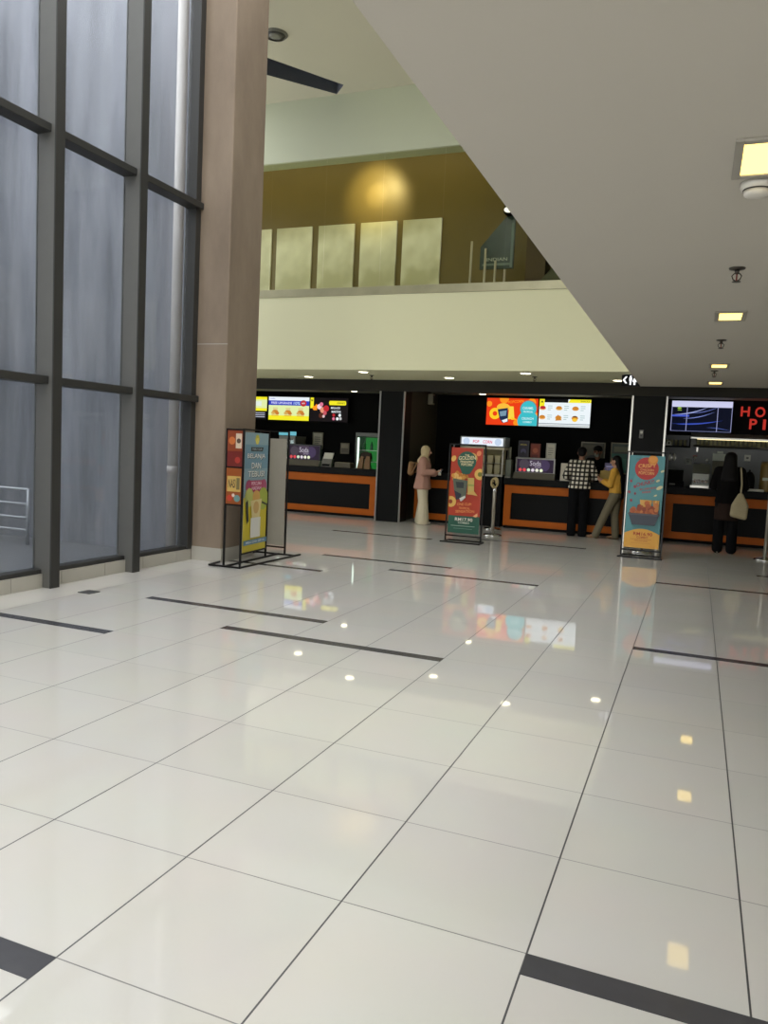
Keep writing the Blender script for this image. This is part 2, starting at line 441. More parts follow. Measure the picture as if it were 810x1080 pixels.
M_STRIP = mat('charcoal_tile', (70, 70, 74), .22, var=.12, scale=20)
M_TRACK = mat('dark_slot', (104, 108, 116), .7)

# floor with its charcoal inlay strips
fm = MB(); FT = floor_material()
fm.box(-3.62, 8, -7, 16, -.1, 0, FT); fm.box(-9, -3.62, 6.6, 16, -.1, 0, FT)
for x0, x1, y in ((1.8, 3.6, 0), (-1.2, .6, -.6), (-1.2, .6, 3.0), (-3.45, -1.8, 2.4), (-2.4, -.6, 3.6), (1.8, 3.6, 4.14), (-1.2, .6, 6.56),
                  (-3.05, -1.8, 5.94), (-2.4, -.6, 7.18), (1.8, 3.6, 7.72), (-3.6, -1.8, 10.0), (-1.2, .6, 10.62), (3.0, 4.8, 9.25)):
    fm.box(x0, x1, y - .1, y, -.02, .0008, M_STRIP)
struct('floor', fm)

# ceilings
sl = [(-5.2, 8.12), (-4.02, 10.1), (-4.10, 10.37), (-4.32, 10.37), (-5.6, 8.55)]   # the dark slot, seen from below
cm = MB()
def quad(mb, pts, z, m):
    k = mb.mi(m); f = mb.bm.faces.new([mb.bm.verts.new((x, y, z)) for x, y in pts]); f.material_index = k
Z = 7.5
# the ceiling is a sheet around the slot: four strips meeting at the slot's bounding box, plus infill triangles
bx0, bx1, by0, by1 = -5.6, -3.6, 8.1, 10.38
K0, K1, K2, K3 = -3.3, 1.1, -5.5, 6.3      # unseen skylight opening added over the hall to bring daylight down
for q in ([(-3.75, -7), (8, -7), (8, K2), (-3.75, K2)], [(-3.75, K2), (K0, K2), (K0, K3), (-3.75, K3)], [(K1, K2), (8, K2), (8, K3), (K1, K3)], [(-3.75, K3), (8, K3), (8, by0), (-3.75, by0)]): quad(cm, q, Z, M_UPCEIL)
quad(cm, [(-6.2, 6.5), (-3.75, 6.5), (-3.75, by0), (-6.2, by0)], Z, M_UPCEIL)   # opening left of here, behind the pillar, added to light the balcony front
quad(cm, [(-6.2, by0), (bx0, by0), (bx0, by1), (-6.2, by1)], Z, M_UPCEIL)
quad(cm, [(bx1, by0), (8, by0), (8, by1), (bx1, by1)], Z, M_UPCEIL); quad(cm, [(-9, by1), (8, by1), (8, 15), (-9, 15)], Z, M_UPCEIL)
S0, S1, S2, S3 = (-5.15, by0), (-3.82, 10.1), (-4.08, by1), (-5.6, 8.62)
quad(cm, [(bx0, by0), S0, S3], Z, M_UPCEIL); quad(cm, [S0, (bx1, by0), (bx1, 10.1), S1], Z, M_UPCEIL)
quad(cm, [S1, (bx1, 10.1), (bx1, by1), S2], Z, M_UPCEIL); quad(cm, [S3, S2, (bx0, by1)], Z, M_UPCEIL)
for a, b in ((S0, S1), (S1, S2), (S2, S3), (S3, S0)):
    k = cm.mi(M_TRACK); f = cm.bm.faces.new([cm.bm.verts.new(p) for p in ((*a, Z), (*b, Z), (*b, Z + .3), (*a, Z + .3))]); f.material_index = k
quad(cm, [S0, S1, S2, S3], Z + .3, M_TRACK)
cm.box(-6.2, 8, 6.5, 10.4, Z + .31, Z + .45, M_UPCEIL); cm.box(-9, 8, 10.4, 15, Z + .31, Z + .45, M_UPCEIL); cm.box(K1, 8, -7, K3, Z + .31, Z + .45, M_UPCEIL)
struct('ceiling', cm)
sm = MB(); sm.box(1.25, 8, -7, 10.6, 2.6, 4.0, M_CEIL); struct('ceiling_soffit', sm)

# balcony slab, upper wall, walls
bm_ = MB(); bm_.box(-9, 1.25, 10.4, 10.56, 2.8, 4.09, M_WALL); struct('wall_balcony', bm_); bm_ = MB(); bm_.box(-9, 1.25, 10.56, 13.0, 2.8, 3.4, M_WALL)
bm_.box(1.25, 8, 10.6, 13.0, 2.8, 3.4, M_WALL); struct('floor_gallery', bm_)
um = MB(); um.box(-9, 8, 10.4, 10.72, 6.45, 7.5, mat('pale_green_wall_paint', (206, 212, 188), .75, var=.02, scale=1.2)); struct('wall_upper', um)
gm = MB(); gm.box(-9, 8, 12.4, 12.6, 3.4, 7.5, M_BROWN); struct('wall_gallery', gm)
lm = MB(); lm.box(-9.2, -9, 10.4, 16, 0, 7.5, M_WALL); lm.box(-9.2, -9, 6.75, 10.4, 0, .6, M_WALL); struct('wall_left', lm)
rm = MB(); rm.box(8, 8.2, -7, 16, 0, 7.5, M_WALL); struct('wall_right', rm)

m = MB(); m.box(-3.62, 8, -7.2, -7, 3.6, 7.8, M_WALL); struct('wall_front', m)
# pillar with skirting
pm = MB(); pm.box(-3.62, -3.06, 5.7, 6.40, -.02, 7.6, M_PILLAR, .012)
pm.box(-3.47, -3.046, 5.686, 5.70, 0, .165, M_SKIRT); pm.box(-3.06, -3.046, 5.70, 6.41, 0, .165, M_SKIRT)
pm.box(-3.48, -3.055, 5.697, 5.71, 2.585, 2.592, M_SKIRT)
struct('wall_pillar', pm)

# glazed wall to the courtyard
win = bpy.data.objects.new('window_1', None); COL.objects.link(win); win.location = (-3.6, 0, 0); win['kind'] = 'structure'
GL = glass('hazy_window_glass', (.93, .95, .97), 1.42, 0, .05)
MULL = [4.51 - 1.15 * i for i in range(10)]
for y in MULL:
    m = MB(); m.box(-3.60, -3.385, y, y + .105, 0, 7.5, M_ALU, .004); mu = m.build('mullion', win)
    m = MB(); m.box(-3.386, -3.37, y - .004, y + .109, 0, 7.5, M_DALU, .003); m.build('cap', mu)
m = MB(); m.box(-3.62, -3.47, 5.60, 5.698, 0.13, 7.5, M_DALU, .005); m.build('jamb', win)
for z in (1.90, 4.14):
    m = MB(); m.box(-3.60, -3.425, -6, 5.69, z, z + .075, M_DALU, .006); m.build('transom', win)
m = MB(); m.box(-3.62, -3.49, -6, 5.69, .13, .172, M_DALU, .004); m.build('bottom_rail', win)
m = MB()
y = -6.0
while y < 5.69:
    y2 = min(y + .6, 5.69); m.box(-3.72, -3.475, y + .002, y2 - .002, 0, .13, M_SKIRT, .002); y = y2
m.build('sill', win)
ys = sorted(MULL) + [5.6]
for a, b in zip(ys, ys[1:]):
    m = MB(); m.box(-3.585, -3.573, a + (.105), b, .17, 7.5, GL); m.build('pane', win)

# courtyard outside the glass
m = MB(); m.box(-9.3, -3.95, 6.5, 6.75, -.3, 7.6, M_COURT); struct('wall_courtyard', m)
m = MB(); m.box(-8.2, -8.0, 0.4, 6.5, -.3, 7.6, M_COURT); struct('wall_shading_side', m)  # unseen wall added only to shade the lower courtyard
m = MB(); m.box(-8.0, -3.62, -1.0, -.8, -.3, 7.6, M_COURT); struct('wall_shading_far', m)  # unseen wall added so the courtyard darkens towards the ground
m = MB(); m.box(-20, -3.62, -8, 6.5, -.3, -.1, M_GROUND); struct('floor_courtyard', m)
m = MB(); m.box(-3.95, -3.62, 6.4, 6.75, -.3, 7.6, M_COURT); struct('wall_courtyard_return', m)

t = thing('downspout', (-3.99, 5.97, -.1), 'tall pale rainwater downspout running up outside the glass beside the pillar', 'pipe')
PIPE = mat('pale_pipe', (226, 222, 218), .4, var=.04)
m = MB(); m.lathe((-3.99, 5.97, .04), [(.065, 0), (.065, 7.3)], PIPE, 20); m.build('pipe', t)
m = MB(); m.lathe((-3.99, 5.97, 1.02), [(.065, 0), (.073, .006), (.073, .08), (.065, .086)], PIPE, 20); m.build('collar', t)
m = MB(); m.lathe((-3.99, 5.97, -.1), [(.085, 0), (.085, .06), (.066, .15)], PIPE, 20); m.build('shoe', t)

t = thing('handrail', (-6.3, 5.9, -.1), 'pale metal railing outside in the courtyard, seen through the left glass', 'railing')
RAIL = mat('pale_rail_metal', (176, 180, 186), .35, .5)
for z in (.66, .46, .27, .10):
    m = MB(); m.tube([(-9.2, 5.9, z - .0), (-6.32, 5.9, z)], .018 if z < .6 else .024, RAIL); m.build('rail', t)
for x in (-6.32, -7.6):
    m = MB(); m.tube([(x, 5.9, -.1), (x, 5.9, .67)], .022, RAIL); m.build('post', t)

tag(MB().box(-3.05, -2.91, 3.36, 3.50, 0, .006, mat('dark_plate', (70, 70, 70), .4), .002).build('floor_outlet'),
    'small dark square outlet plate set in the white floor near the windows', 'outlet')

# shop shell: header beam, inner ceiling, back wall, partitions, columns
m = MB(); m.box(-9, 8, 12.22, 12.34, 2.58, 2.8, mat('dark_header_paint', (46, 44, 39), .6, spec=.2)); struct('trim_header', m)
M_SHOPC = mat('shop_ceiling_paint', (176, 172, 156), .8)
m = MB(); m.box(-9, 8, 12.34, 14.8, 2.72, 2.8, M_SHOPC); struct('ceiling_shop', m)
m = MB(); m.box(-9, 1.32, 14.78, 15, 0, 3.4, M_BLACKM); m.box(-9, 8, 14.95, 15.1, 2.7, 7.5, M_BLACKM); struct('wall_back', m)
M_KTILE = mat('kitchen_grey_tile', (78, 84, 80), .35, var=.12, scale=6)
m = MB(); m.box(1.32, 8, 14.78, 15, 0, 3.4, M_KTILE); m.box(1.32, 8, 14.74, 14.78, 2.0, 2.72, M_BLACKM); struct('wall_kitchen', m)
m = MB(); m.box(-3.60, -3.40, 12.7, 14.78, 0, 2.72, mat('partition_paint', (66, 64, 52), .6)); struct('wall_partition', m)
m = MB(); m.box(1.18, 1.42, 12.7, 14.78, 0, 2.72, M_BLACKM); struct('wall_partition_kitchen', m)
for nm, x0, x1 in (('wall_column_a', -3.75, -3.27), ('wall_column_b', 1.04, 1.58)):
    m = MB(); m.box(x0, x1, 12.24, 12.7, 0, 2.72, M_BLACK, .004); m.box(x0 - .03, x0, 12.225, 12.26, 0, 2.62, M_STEEL); m.box(x1, x1 + .03, 12.225, 12.26, 0, 2.62, M_STEEL)
    struct(nm.replace('column_a', 'column_popcorn').replace('column_b', 'column_kitchen'), m)

# gallery: steel channel, frameless glass, bright panels, sign, stair
t = bpy.data.objects.new('window_2', None); COL.objects.link(t); t.location = (-4, 10.45, 4.09); t['kind'] = 'structure'
GB = glass('gallery_glass', (.90, .91, .84), 1.0)
m = MB(); m.box(-9, 1.25, 10.385, 10.53, 4.08, 4.22, mat('worn_steel_channel', (172, 168, 138), .38, .45, var=.25, scale=3), .004); m.build('channel', t)
for i in range(8):
    x = -7.52 + i * 1.09
    m = MB(); m.box(x + .006, x + 1.084, 10.452, 10.466, 4.2, 6.452, GB); m.build('pane', t)
M_FROST = mat('frosted_panel', (196, 196, 166), .35, var=.05, scale=1.5)   # frosted panes: daylight glow and reflected smudges painted in as noisy emission
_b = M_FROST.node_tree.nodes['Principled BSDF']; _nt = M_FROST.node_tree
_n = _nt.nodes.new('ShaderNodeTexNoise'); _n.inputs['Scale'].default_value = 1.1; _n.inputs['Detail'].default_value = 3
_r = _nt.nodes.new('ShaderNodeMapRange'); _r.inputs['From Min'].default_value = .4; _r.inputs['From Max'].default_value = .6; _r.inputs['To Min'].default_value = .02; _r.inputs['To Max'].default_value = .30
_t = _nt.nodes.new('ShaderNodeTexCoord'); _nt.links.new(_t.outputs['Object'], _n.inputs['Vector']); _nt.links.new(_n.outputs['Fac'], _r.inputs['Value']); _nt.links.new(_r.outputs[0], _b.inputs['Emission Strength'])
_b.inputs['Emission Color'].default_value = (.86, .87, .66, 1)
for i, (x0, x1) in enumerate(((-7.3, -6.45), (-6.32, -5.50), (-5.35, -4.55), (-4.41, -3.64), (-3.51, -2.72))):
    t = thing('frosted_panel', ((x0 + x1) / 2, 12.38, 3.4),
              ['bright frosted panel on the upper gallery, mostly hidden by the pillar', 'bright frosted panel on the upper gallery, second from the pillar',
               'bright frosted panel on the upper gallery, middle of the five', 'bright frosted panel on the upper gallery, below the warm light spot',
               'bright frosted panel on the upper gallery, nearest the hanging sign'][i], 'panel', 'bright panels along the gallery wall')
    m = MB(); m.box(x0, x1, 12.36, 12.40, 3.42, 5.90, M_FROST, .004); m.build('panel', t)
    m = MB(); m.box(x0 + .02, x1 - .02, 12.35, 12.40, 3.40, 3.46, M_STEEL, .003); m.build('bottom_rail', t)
t = thing('hanging_sign', (-1.3, 11.2, 4.6), 'dark teal sign with a slanted top edge hanging on the upper gallery', 'sign')
SG = mat('teal_sign_face', (70, 84, 82), .25, var=.25, scale=5)
m = MB(); m.prism([(-1.60, 11.2, 4.62), (-1.01, 11.2, 4.62), (-1.01, 11.2, 5.55), (-1.12, 11.2, 5.55), (-1.60, 11.2, 5.0)], (0, .05, 0), SG); m.build('board', t)  # slanted corner stands for the soffit's reflection crossing the sign
a = Art((-1.60, 11.199, 4.62), (.59, 0, 0), (0, 0, .95))
a.text('INDIAN', .2, .14, .82, .20, ink((188, 196, 186))); a.rect(.08, .06, .92, .10, ink((120, 136, 128)))
a.rect(.9, .02, .97, .8, ink((120, 138, 136))); a.build('lettering', t)
m = MB(); m.tube([(-1.08, 11.22, 5.5), (-1.08, 11.22, 7.5)], .012, M_BLACKM); m.build('hanger', t)
t = thing('gallery_lamp', (-1.1, 11.05, 5.52), 'small white lit lamp beside the teal sign on the upper gallery', 'lamp')
m = MB(); m.ball((-1.1, 11.05, 5.56), (.085, .03, .05), em((255, 252, 240), 1.5), 3); m.build('lens', t)
m = MB(); m.lathe((-1.1, 11.06, 5.56), [(.10, 0), (.10, .05), (.05, .07)], M_BLACKM, 20, (0, 1, 0)); m.build('housing', t)
m = MB(); m.tube([(-1.1, 11.09, 5.6), (-1.1, 11.09, 7.4998)], .01, M_BLACKM); m.build('stem', t)
for i, (x, h) in enumerate(((-1.70, 5.05), (-1.45, 4.92), (-1.27, 4.71), (-1.10, 4.56))):
    t = thing('gallery_post', (x, 11.0, 3.4), ['tallest thin pale post behind the gallery glass', 'thin pale post in front of the teal sign',
              'short thin pale post under the middle of the teal sign', 'shortest thin pale post under the right corner of the teal sign'][i], 'post', 'thin pale posts on the gallery')
    m = MB(); m.tube([(x, 11.0, 3.42), (x, 11.0, h)], .02, mat('pale_post', (205, 198, 184), .4)); m.build('pole', t)
    m = MB(); m.lathe((x, 11.0, 3.4), [(.06, 0), (.06, .015), (.02, .03)], M_STEEL, 16); m.build('base', t)
t = thing('gallery_staircase', (0, 12.1, 3.4), 'olive staircase rising to the right behind the gallery glass', 'stairs')
OLV = mat('olive_metal', (92, 94, 72), .6); DKO = mat('dark_olive_metal', (44, 44, 34), .6)
m = MB(); m.bar((-1.5, 12.0, 3.5), (1.2, 12.0, 6.3), .26, OLV); m.build('stringer', t)
m = MB(); m.bar((-1.1, 11.85, 3.5), (1.4, 11.85, 6.1), .14, DKO); m.build('handrail', t)
for k in range(9):
    m = MB(); x = -1.2 + k * .29; z = 3.68 + k * .3; m.box(x, x + .3, 12.05, 12.38, z, z + .05, DKO); m.build('tread', t)
m = MB(); m.box(-.95, -.6, 11.9, 12.39, 3.4, 7.2, mat('brown_gallery_post', (92, 76, 54), .6)); struct('wall_gallery_pier', m)
m = MB(); m.box(-9, 8, 11.9, 12.3, 5.35, 5.42, DKO) if False else m.box(-.6, 1.2, 12.33, 12.4, 5.2, 5.32, DKO); struct('trim_gallery', m)

# ================================================================== lights of the place
def downlight(root_name, x, y, z, label, group, r=.085, e=7.0):
    t = thing(root_name, (x, y, z), label, 'ceiling light', group)
    m = MB(); m.lathe((x, y, z - .012), [(r * .8, .004), (r * 1.02, 0), (r * 1.25, .006), (r * 1.25, .012)], mat('white_trim', (225, 222, 210), .5), 28, caps=False); m.build('trim_ring', t)
    m = MB(); m.lathe((x, y, z - .009), [(r * .82, 0), (r * .82, .006)], em((255, 246, 205), e), 28); m.build('lens', t)
    return t
for i, (x, y) in enumerate(((-3.5, 10.72), (-.58, 10.72), (-5.1, 11.7), (-2.17, 11.62), (.80, 11.75))):
    downlight('downlight', x, y, 2.8, ['round downlight under the balcony edge in front of the left food counter', 'round downlight under the balcony edge in front of the menu screens',
              'round downlight under the balcony nearest the pillar', 'round downlight under the balcony before the black column', 'round downlight under the balcony beside the toilet sign'][i], 'downlights under the balcony', r=.10, e=10)
for i, (x, y) in enumerate(((-5.21, 14.17), (-2.24, 14.3))):
    downlight('shop_downlight', x, y, 2.72, ['round downlight over the left food counter, above the dark drinks screen', 'round downlight inside the shop beside the red popcorn screen'][i], 'downlights inside the shops', .085, 16)
FR = mat('light_frame', (150, 146, 136), .5)
for i, y in enumerate((1.07, 4.44, 7.76, 9.85)):
    t = thing('soffit_light', (2.31, y, 2.6), ['nearest rectangular recessed light in the low white ceiling, by the smoke detector', 'second rectangular recessed light along the low white ceiling',
              'third rectangular recessed light along the low white ceiling', 'farthest rectangular recessed light in the low white ceiling'][i], 'ceiling light', 'recessed lights along the low ceiling')
    m = MB()
    for a in ((2.20, 2.23, y - .20, y + .20), (2.39, 2.42, y - .20, y + .20), (2.23, 2.39, y - .20, y - .165), (2.23, 2.39, y + .165, y + .20)): m.box(*a, 2.588, 2.6, FR, .002)
    m.build('frame', t)
    m = MB(); m.box(2.23, 2.39, y - .165, y + .165, 2.594, 2.6, em((255, 218, 116), 3.2)); m.build('diffuser', t)
# sprinklers and detector on the low ceiling
BRS = mat('dark_sprinkler_metal', (70, 66, 60), .4, .7)
def sprinkler(x, y, z, label, group):
    t = thing('sprinkler', (x, y, z), label, 'sprinkler', group)
    m = MB(); m.lathe((x, y, z - .012), [(.016, 0), (.042, .004), (.046, .012)], BRS, 20); m.build('escutcheon', t)
    m = MB(); m.lathe((x, y, z - .035), [(.011, 0), (.014, .025)], BRS, 12)
    for k in (-1, 1): m.tube([(x + k * .012, y, z - .03), (x + k * .026, y, z - .045), (x + k * .018, y, z - .066), (x, y, z - .075)], .0035, BRS, 6)
    m.tube([(x, y, z - .035), (x, y, z - .075)], .004, mat('bulb_red', (120, 40, 30), .2), 6); m.build('frame', t)
    m = MB(); m.lathe((x, y, z - .08), [(.024, 0), (.026, .002), (.01, .006)], BRS, 16); m.build('deflector', t)
sprinkler(2.29, 2.85, 2.6, 'nearest dark sprinkler head under the low white ceiling', 'ceiling sprinklers')
sprinkler(2.28, 5.72, 2.6, 'second dark sprinkler head under the low white ceiling', 'ceiling sprinklers')
sprinkler(2.27, 8.3, 2.6, 'farthest dark sprinkler head under the low white ceiling', 'ceiling sprinklers')
sprinkler(-3.6, 11.35, 2.8, 'small sprinkler head under the balcony above the black column', 'ceiling sprinklers')
sprinkler(-.54, 11.3, 2.8, 'small sprinkler head under the balcony above the red popcorn screen', 'ceiling sprinklers')
t = thing('smoke_detector', (2.30, 1.36, 2.6), 'round white smoke detector beside the nearest ceiling light', 'smoke detector')
WP = mat('white_plastic', (205, 202, 194), .45)
m = MB(); m.lathe((2.30, 1.36, 2.572), [(.060, 0), (.064, .01), (.064, .028)], WP, 28); m.build('base', t)
m = MB(); m.lathe((2.30, 1.36, 2.545), [(.03, 0), (.047, .005), (.052, .022)], WP, 28); m.build('chamber', t)
m = MB(); m.lathe((2.30, 1.36, 2.5665), [(.053, 0), (.053, .006)], mat('vent_dark', (50, 46, 42), .7), 28); m.build('vent', t)
t = thing('ceiling_speaker', (-4.12, 8.34, 7.5), 'round grey ceiling diffuser in the high ceiling beside the pillar', 'ceiling diffuser')
GRY = mat('diffuser_grey', (120, 120, 112), .5); DKG = mat('diffuser_dark', (62, 62, 58), .6)
m = MB(); m.lathe((-4.12, 8.34, 7.47), [(.15, .004), (.155, 0), (.185, .03)], GRY, 32, caps=False); m.build('trim_ring', t)
m = MB(); m.lathe((-4.12, 8.34, 7.475), [(.10, 0), (.15, .02)], DKG, 32); m.build('cone', t)
m = MB(); m.lathe((-4.12, 8.34, 7.458), [(.05, 0), (.085, .008), (.10, .02)], GRY, 32); m.build('hub', t)

# warm spotlight washing the gallery wall
t = thing('gallery_spotlight', (-4.12, 11.2, 7.42), 'black spotlight under the gallery ceiling shining a warm pool on the brown wall', 'spotlight')
m = MB(); m.lathe((-4.12, 11.2, 7.0), [(.05, 0), (.06, .12), (.03, .42)], M_BLACKM, 16); m.build('housing', t)
for e_, ang in ((110, 26), (150, 70)):     # the lamp's hot centre and its wide soft skirt
    sp = bpy.data.lights.new('spot', 'SPOT'); sp.energy = e_; sp.color = (1, .78, .36); sp.spot_size = math.radians(ang); sp.spot_blend = 1; sp.shadow_soft_size = .04
    so = bpy.data.objects.new('spot', sp); COL.objects.link(so); so.location = (-4.12, 11.25, 6.95)
    so.rotation_euler = (Vector((-4.12, 12.4, 6.44)) - so.location).to_track_quat('-Z', 'Y').to_euler()

t = thing('gallery_fill_light', (-3.6, 11.3, 7.46), 'long warm fill strip added under the gallery ceiling, above the frosted panels', 'ceiling light')  # added lamp, hidden behind the beam, to brighten the gallery wall
m = MB(); m.box(-8.5, -1.4, 11.4, 11.6, 7.41, 7.4998, M_STEEL, .004); m.build('housing', t)
m = MB(); m.box(-8.45, -1.45, 11.42, 11.58, 7.402, 7.41, em((255, 232, 170), 10)); m.build('diffuser', t)
# toilet sign
t = thing('toilet_sign', (1.12, 10.78, 2.8), 'black hanging toilet sign with white arrow and figures under the balcony', 'sign')
m = MB(); m.box(.95, 1.24, 10.74, 10.82, 2.61, 2.79, M_BLACK, .004); m.build('box', t)
a = Art((.95, 10.74, 2.61), (.29, 0, 0), (0, 0, .18)); Wt = em((250, 252, 255), 1.3)
a.poly([(.06, .55), (.2, .85), (.3, .85), (.17, .55), (.3, .25), (.2, .25)], Wt)
a.disc(.47, .86, .05, Wt); a.poly([(.40, .78), (.54, .78), (.54, .45), (.51, .45), (.51, .12), (.43, .12), (.43, .45), (.40, .45)], Wt)
a.disc(.68, .86, .05, Wt); a.poly([(.66, .78), (.70, .78), (.80, .38), (.73, .38), (.73, .12), (.63, .12), (.63, .38), (.56, .38)], Wt)
a.build('pictogram', t)
for x in (1.0, 1.2): m = MB(); m.tube([(x, 10.78, 2.785), (x, 10.78, 2.8)], .01, M_STEEL); m.build('hanger', t)

# ================================================================== counters
ORG = mat('orange_wood', (184, 96, 30), .5, var=.12, scale=6, spec=.15)
def counter(name, x0, x1, y, label, ends=(True, True), top=1.02):
    t = thing(name, ((x0 + x1) / 2, y + .3, 0), label, 'counter', 'black and orange food counters')
    m = MB(); m.box(x0 + .01, x1 - .01, y + .05, y + .6, .0, top - .13, M_BLACK); m.build('carcass', t)
    m = MB(); m.box(x0 + .01, x1 - .01, y + .03, y + .06, .0, .05, M_BLACKM); m.build('plinth', t)
    m = MB(); m.box(x0, x1, y, y + .05, .70, top - .135, ORG, .003); m.box(x0, x1, y, y + .05, .055, .18, ORG, .003)
    if ends[0]: m.box(x0, x0 + .14, y, y + .05, .18, .70, ORG, .003)
    if ends[1]: m.box(x1 - .14, x1, y, y + .05, .18, .70, ORG, .003)
    m.build('front_frame', t)
    m = MB(); m.box(x0 - .02, x1 + .02, y - .04, y + .64, top - .13, top, M_BLACK, .008, 2); m.build('worktop', t)
    return t
counter('food_counter', -8.6, -3.93, 12.62, 'long black and orange counter left of the black column, under the drinks screens', (True, True), 1.0)
counter('food_counter', -3.18, -2.32, 12.88, 'short black and orange counter beside the woman in white trousers', (True, True), 1.0)
counter('food_counter', -1.33, .98, 12.95, 'black and orange counter where the man in the plaid shirt stands', (True, True), .99)
counter('food_counter', 1.66, 6.5, 13.02, 'black and orange counter under the red lettering at the kitchen', (True, True), 1.0)

# ================================================================== screens
def screen(x0, x1, z0, z1, y, label, draw, name='menu_screen', group='menu screens'):
    t = thing(name, ((x0 + x1) / 2, y + .12, z0), label, 'screen', group)
    m = MB(); m.box(x0 - .012, x1 + .012, y, y + .07, z0 - .012, z1 + .012, M_BLACKM, .004); ho = m.build('housing', t)
    m = MB(); m.box((x0 + x1) / 2 - .15, (x0 + x1) / 2 + .15, y + .07, 14.7795 if x0 < 1 else 14.7395, (z0 + z1) / 2 - .12, (z0 + z1) / 2 + .12, M_BLACKM); m.build('bracket', t)
    a = Art((x0, y, z0), (x1 - x0, 0, 0), (0, 0, z1 - z0)); draw(a); a.build('display', ho)
    return t
YEL = em((246, 236, 40), 1.0); WHT = em((232, 240, 244), 1.05); SBLK = em((16, 16, 18), 1.0); SRED = em((236, 62, 20), 1.0); SORA = em((255, 150, 30), 1.0)
STEAL = em((60, 190, 200), 1.0); SNAVY = em((28, 44, 74), 1.0); SBLUE = em((44, 60, 190), 1.0); STXT = em((110, 130, 130), 1.0); SBRN = em((206, 132, 44), 1.0)
SPINK = em((222, 120, 150), 1.0); SDRED = em((190, 40, 48), 1.0); SLILAC = em((224, 226, 250), 1.0); SPALE = em((226, 240, 170), 1.0); SMID = em((92, 104, 120), 1.0)
def d_popcorn(a):
    a.rect(0, 0, 1, 1, SRED)
    for x, y, r in ((.05, .78, .055), (.34, .98, .09), (.88, .86, .08), (.6, .1, .06), (.94, .38, .07)): a.disc(x, y, r, SORA)
    a.disc(.17, .42, .11, em((255, 206, 40))); a.disc(.17, .42, .045, SRED)
    a.disc(.33, .66, .13, em((250, 190, 60)), sq=.6)
    a.poly([(.22, .58), (.42, .64), (.44, .12), (.33, .08), (.27, .22)], SNAVY); a.poly([(.26, .5), (.40, .55), (.39, .35), (.28, .32)], em((120, 150, 170))); a.poly([(.31, .17), (.42, .25), (.43, .14), (.35, .09)], WHT)
    a.poly([(.45, .70), (.53, .70), (.56, .24), (.43, .22)], em((250, 214, 70))); a.poly([(.5, .3), (.62, .22), (.5, .2)], em((255, 200, 40)))
    a.text('POPCORN', .42, .80, .72, .90, SORA, .06)
    a.disc(.82, .62, .165, em((150, 120, 110))); a.disc(.82, .62, .15, STEAL); a.disc(.82, .18, .2, STEAL); a.rect(.66, 0, .98, .16, STEAL)
    a.text('CARAMEL', .71, .60, .92, .70, em((210, 240, 240))); a.text('TROPICAL', .72, .48, .91, .55, em((210, 240, 240)))
    a.text('CRUNCH', .70, .22, .93, .31, em((210, 240, 240))); a.text('COMBO', .73, .10, .90, .17, em((210, 240, 240)))
def d_food(a):
    a.rect(0, .0, 1, 1, WHT); a.rect(0, .10, 1, .12, SMID); a.rect(0, .02, 1, .075, em((200, 206, 206)))
    a.rect(.10, .88, .56, 1, SBLK); a.rect(0, .72, .10, 1, YEL); a.poly([(.56, .88), (1, .88), (1, 1), (.60, 1)], YEL); a.text('SNACKS', .80, .91, .97, .97, em((120, 116, 30)))
    a.text('M', .03, .86, .07, .94, em((90, 90, 30)))
    for r, y in enumerate((.66, .32)):
        for c, x in enumerate((.07, .39, .71)):
            k = [(SDRED, em((240, 180, 120))), (SBRN, em((236, 190, 120))), (SBRN, em((220, 150, 70)))][c]
            a.disc(x, y, .065, k[1], sq=.55); a.disc(x, y + .03, .055, k[0] if r == 0 or c else SBRN, sq=.6)
            if r and c == 1: a.poly([(x - .06, y - .1), (x + .07, y - .08), (x - .01, y + .13)], SBRN)
            if r and c == 2: a.disc(x, y + .04, .05, em((90, 60, 30)), sq=.5, a0=0, a1=PI); a.disc(x, y - .06, .05, em((250, 200, 60)), sq=.7)
            for j in range(3): a.rect(x + .10, y + .08 - j * .07, x + .19 - .03 * (j == 2), y + .105 - j * .07, em((170, 196, 196)))
def d_drinkmenu(a):
    a.rect(0, 0, 1, 1, SPALE); a.rect(0, 0, 1, .2, YEL); a.rect(0, .84, 1, 1, em((236, 244, 250))); a.rect(0, .64, 1, .84, SBLUE); a.text('FREE UPGRADE', .06, .69, .58, .79, SLILAC)
    a.text('10%', .62, .68, .78, .80, em((190, 220, 250))); a.disc(.86, .74, .075, SDRED, sq=.9); a.text('HOT', .82, .71, .90, .77, WHT); a.text('combo', .04, .89, .16, .96, em((150, 160, 220)))
    for x in (.17, .49, .80):
        a.poly([(x - .05, .24), (x + .05, .24), (x + .06, .54), (x - .06, .54)], em((222, 214, 150))); a.disc(x, .36, .075, SBRN, sq=.5); a.disc(x - .05, .30, .05, em((214, 170, 90)), sq=.6); a.disc(x + .05, .29, .05, em((200, 120, 50)), sq=.6)
        a.rect(x - .09, .17, x + .09, .22, em((230, 190, 60)))
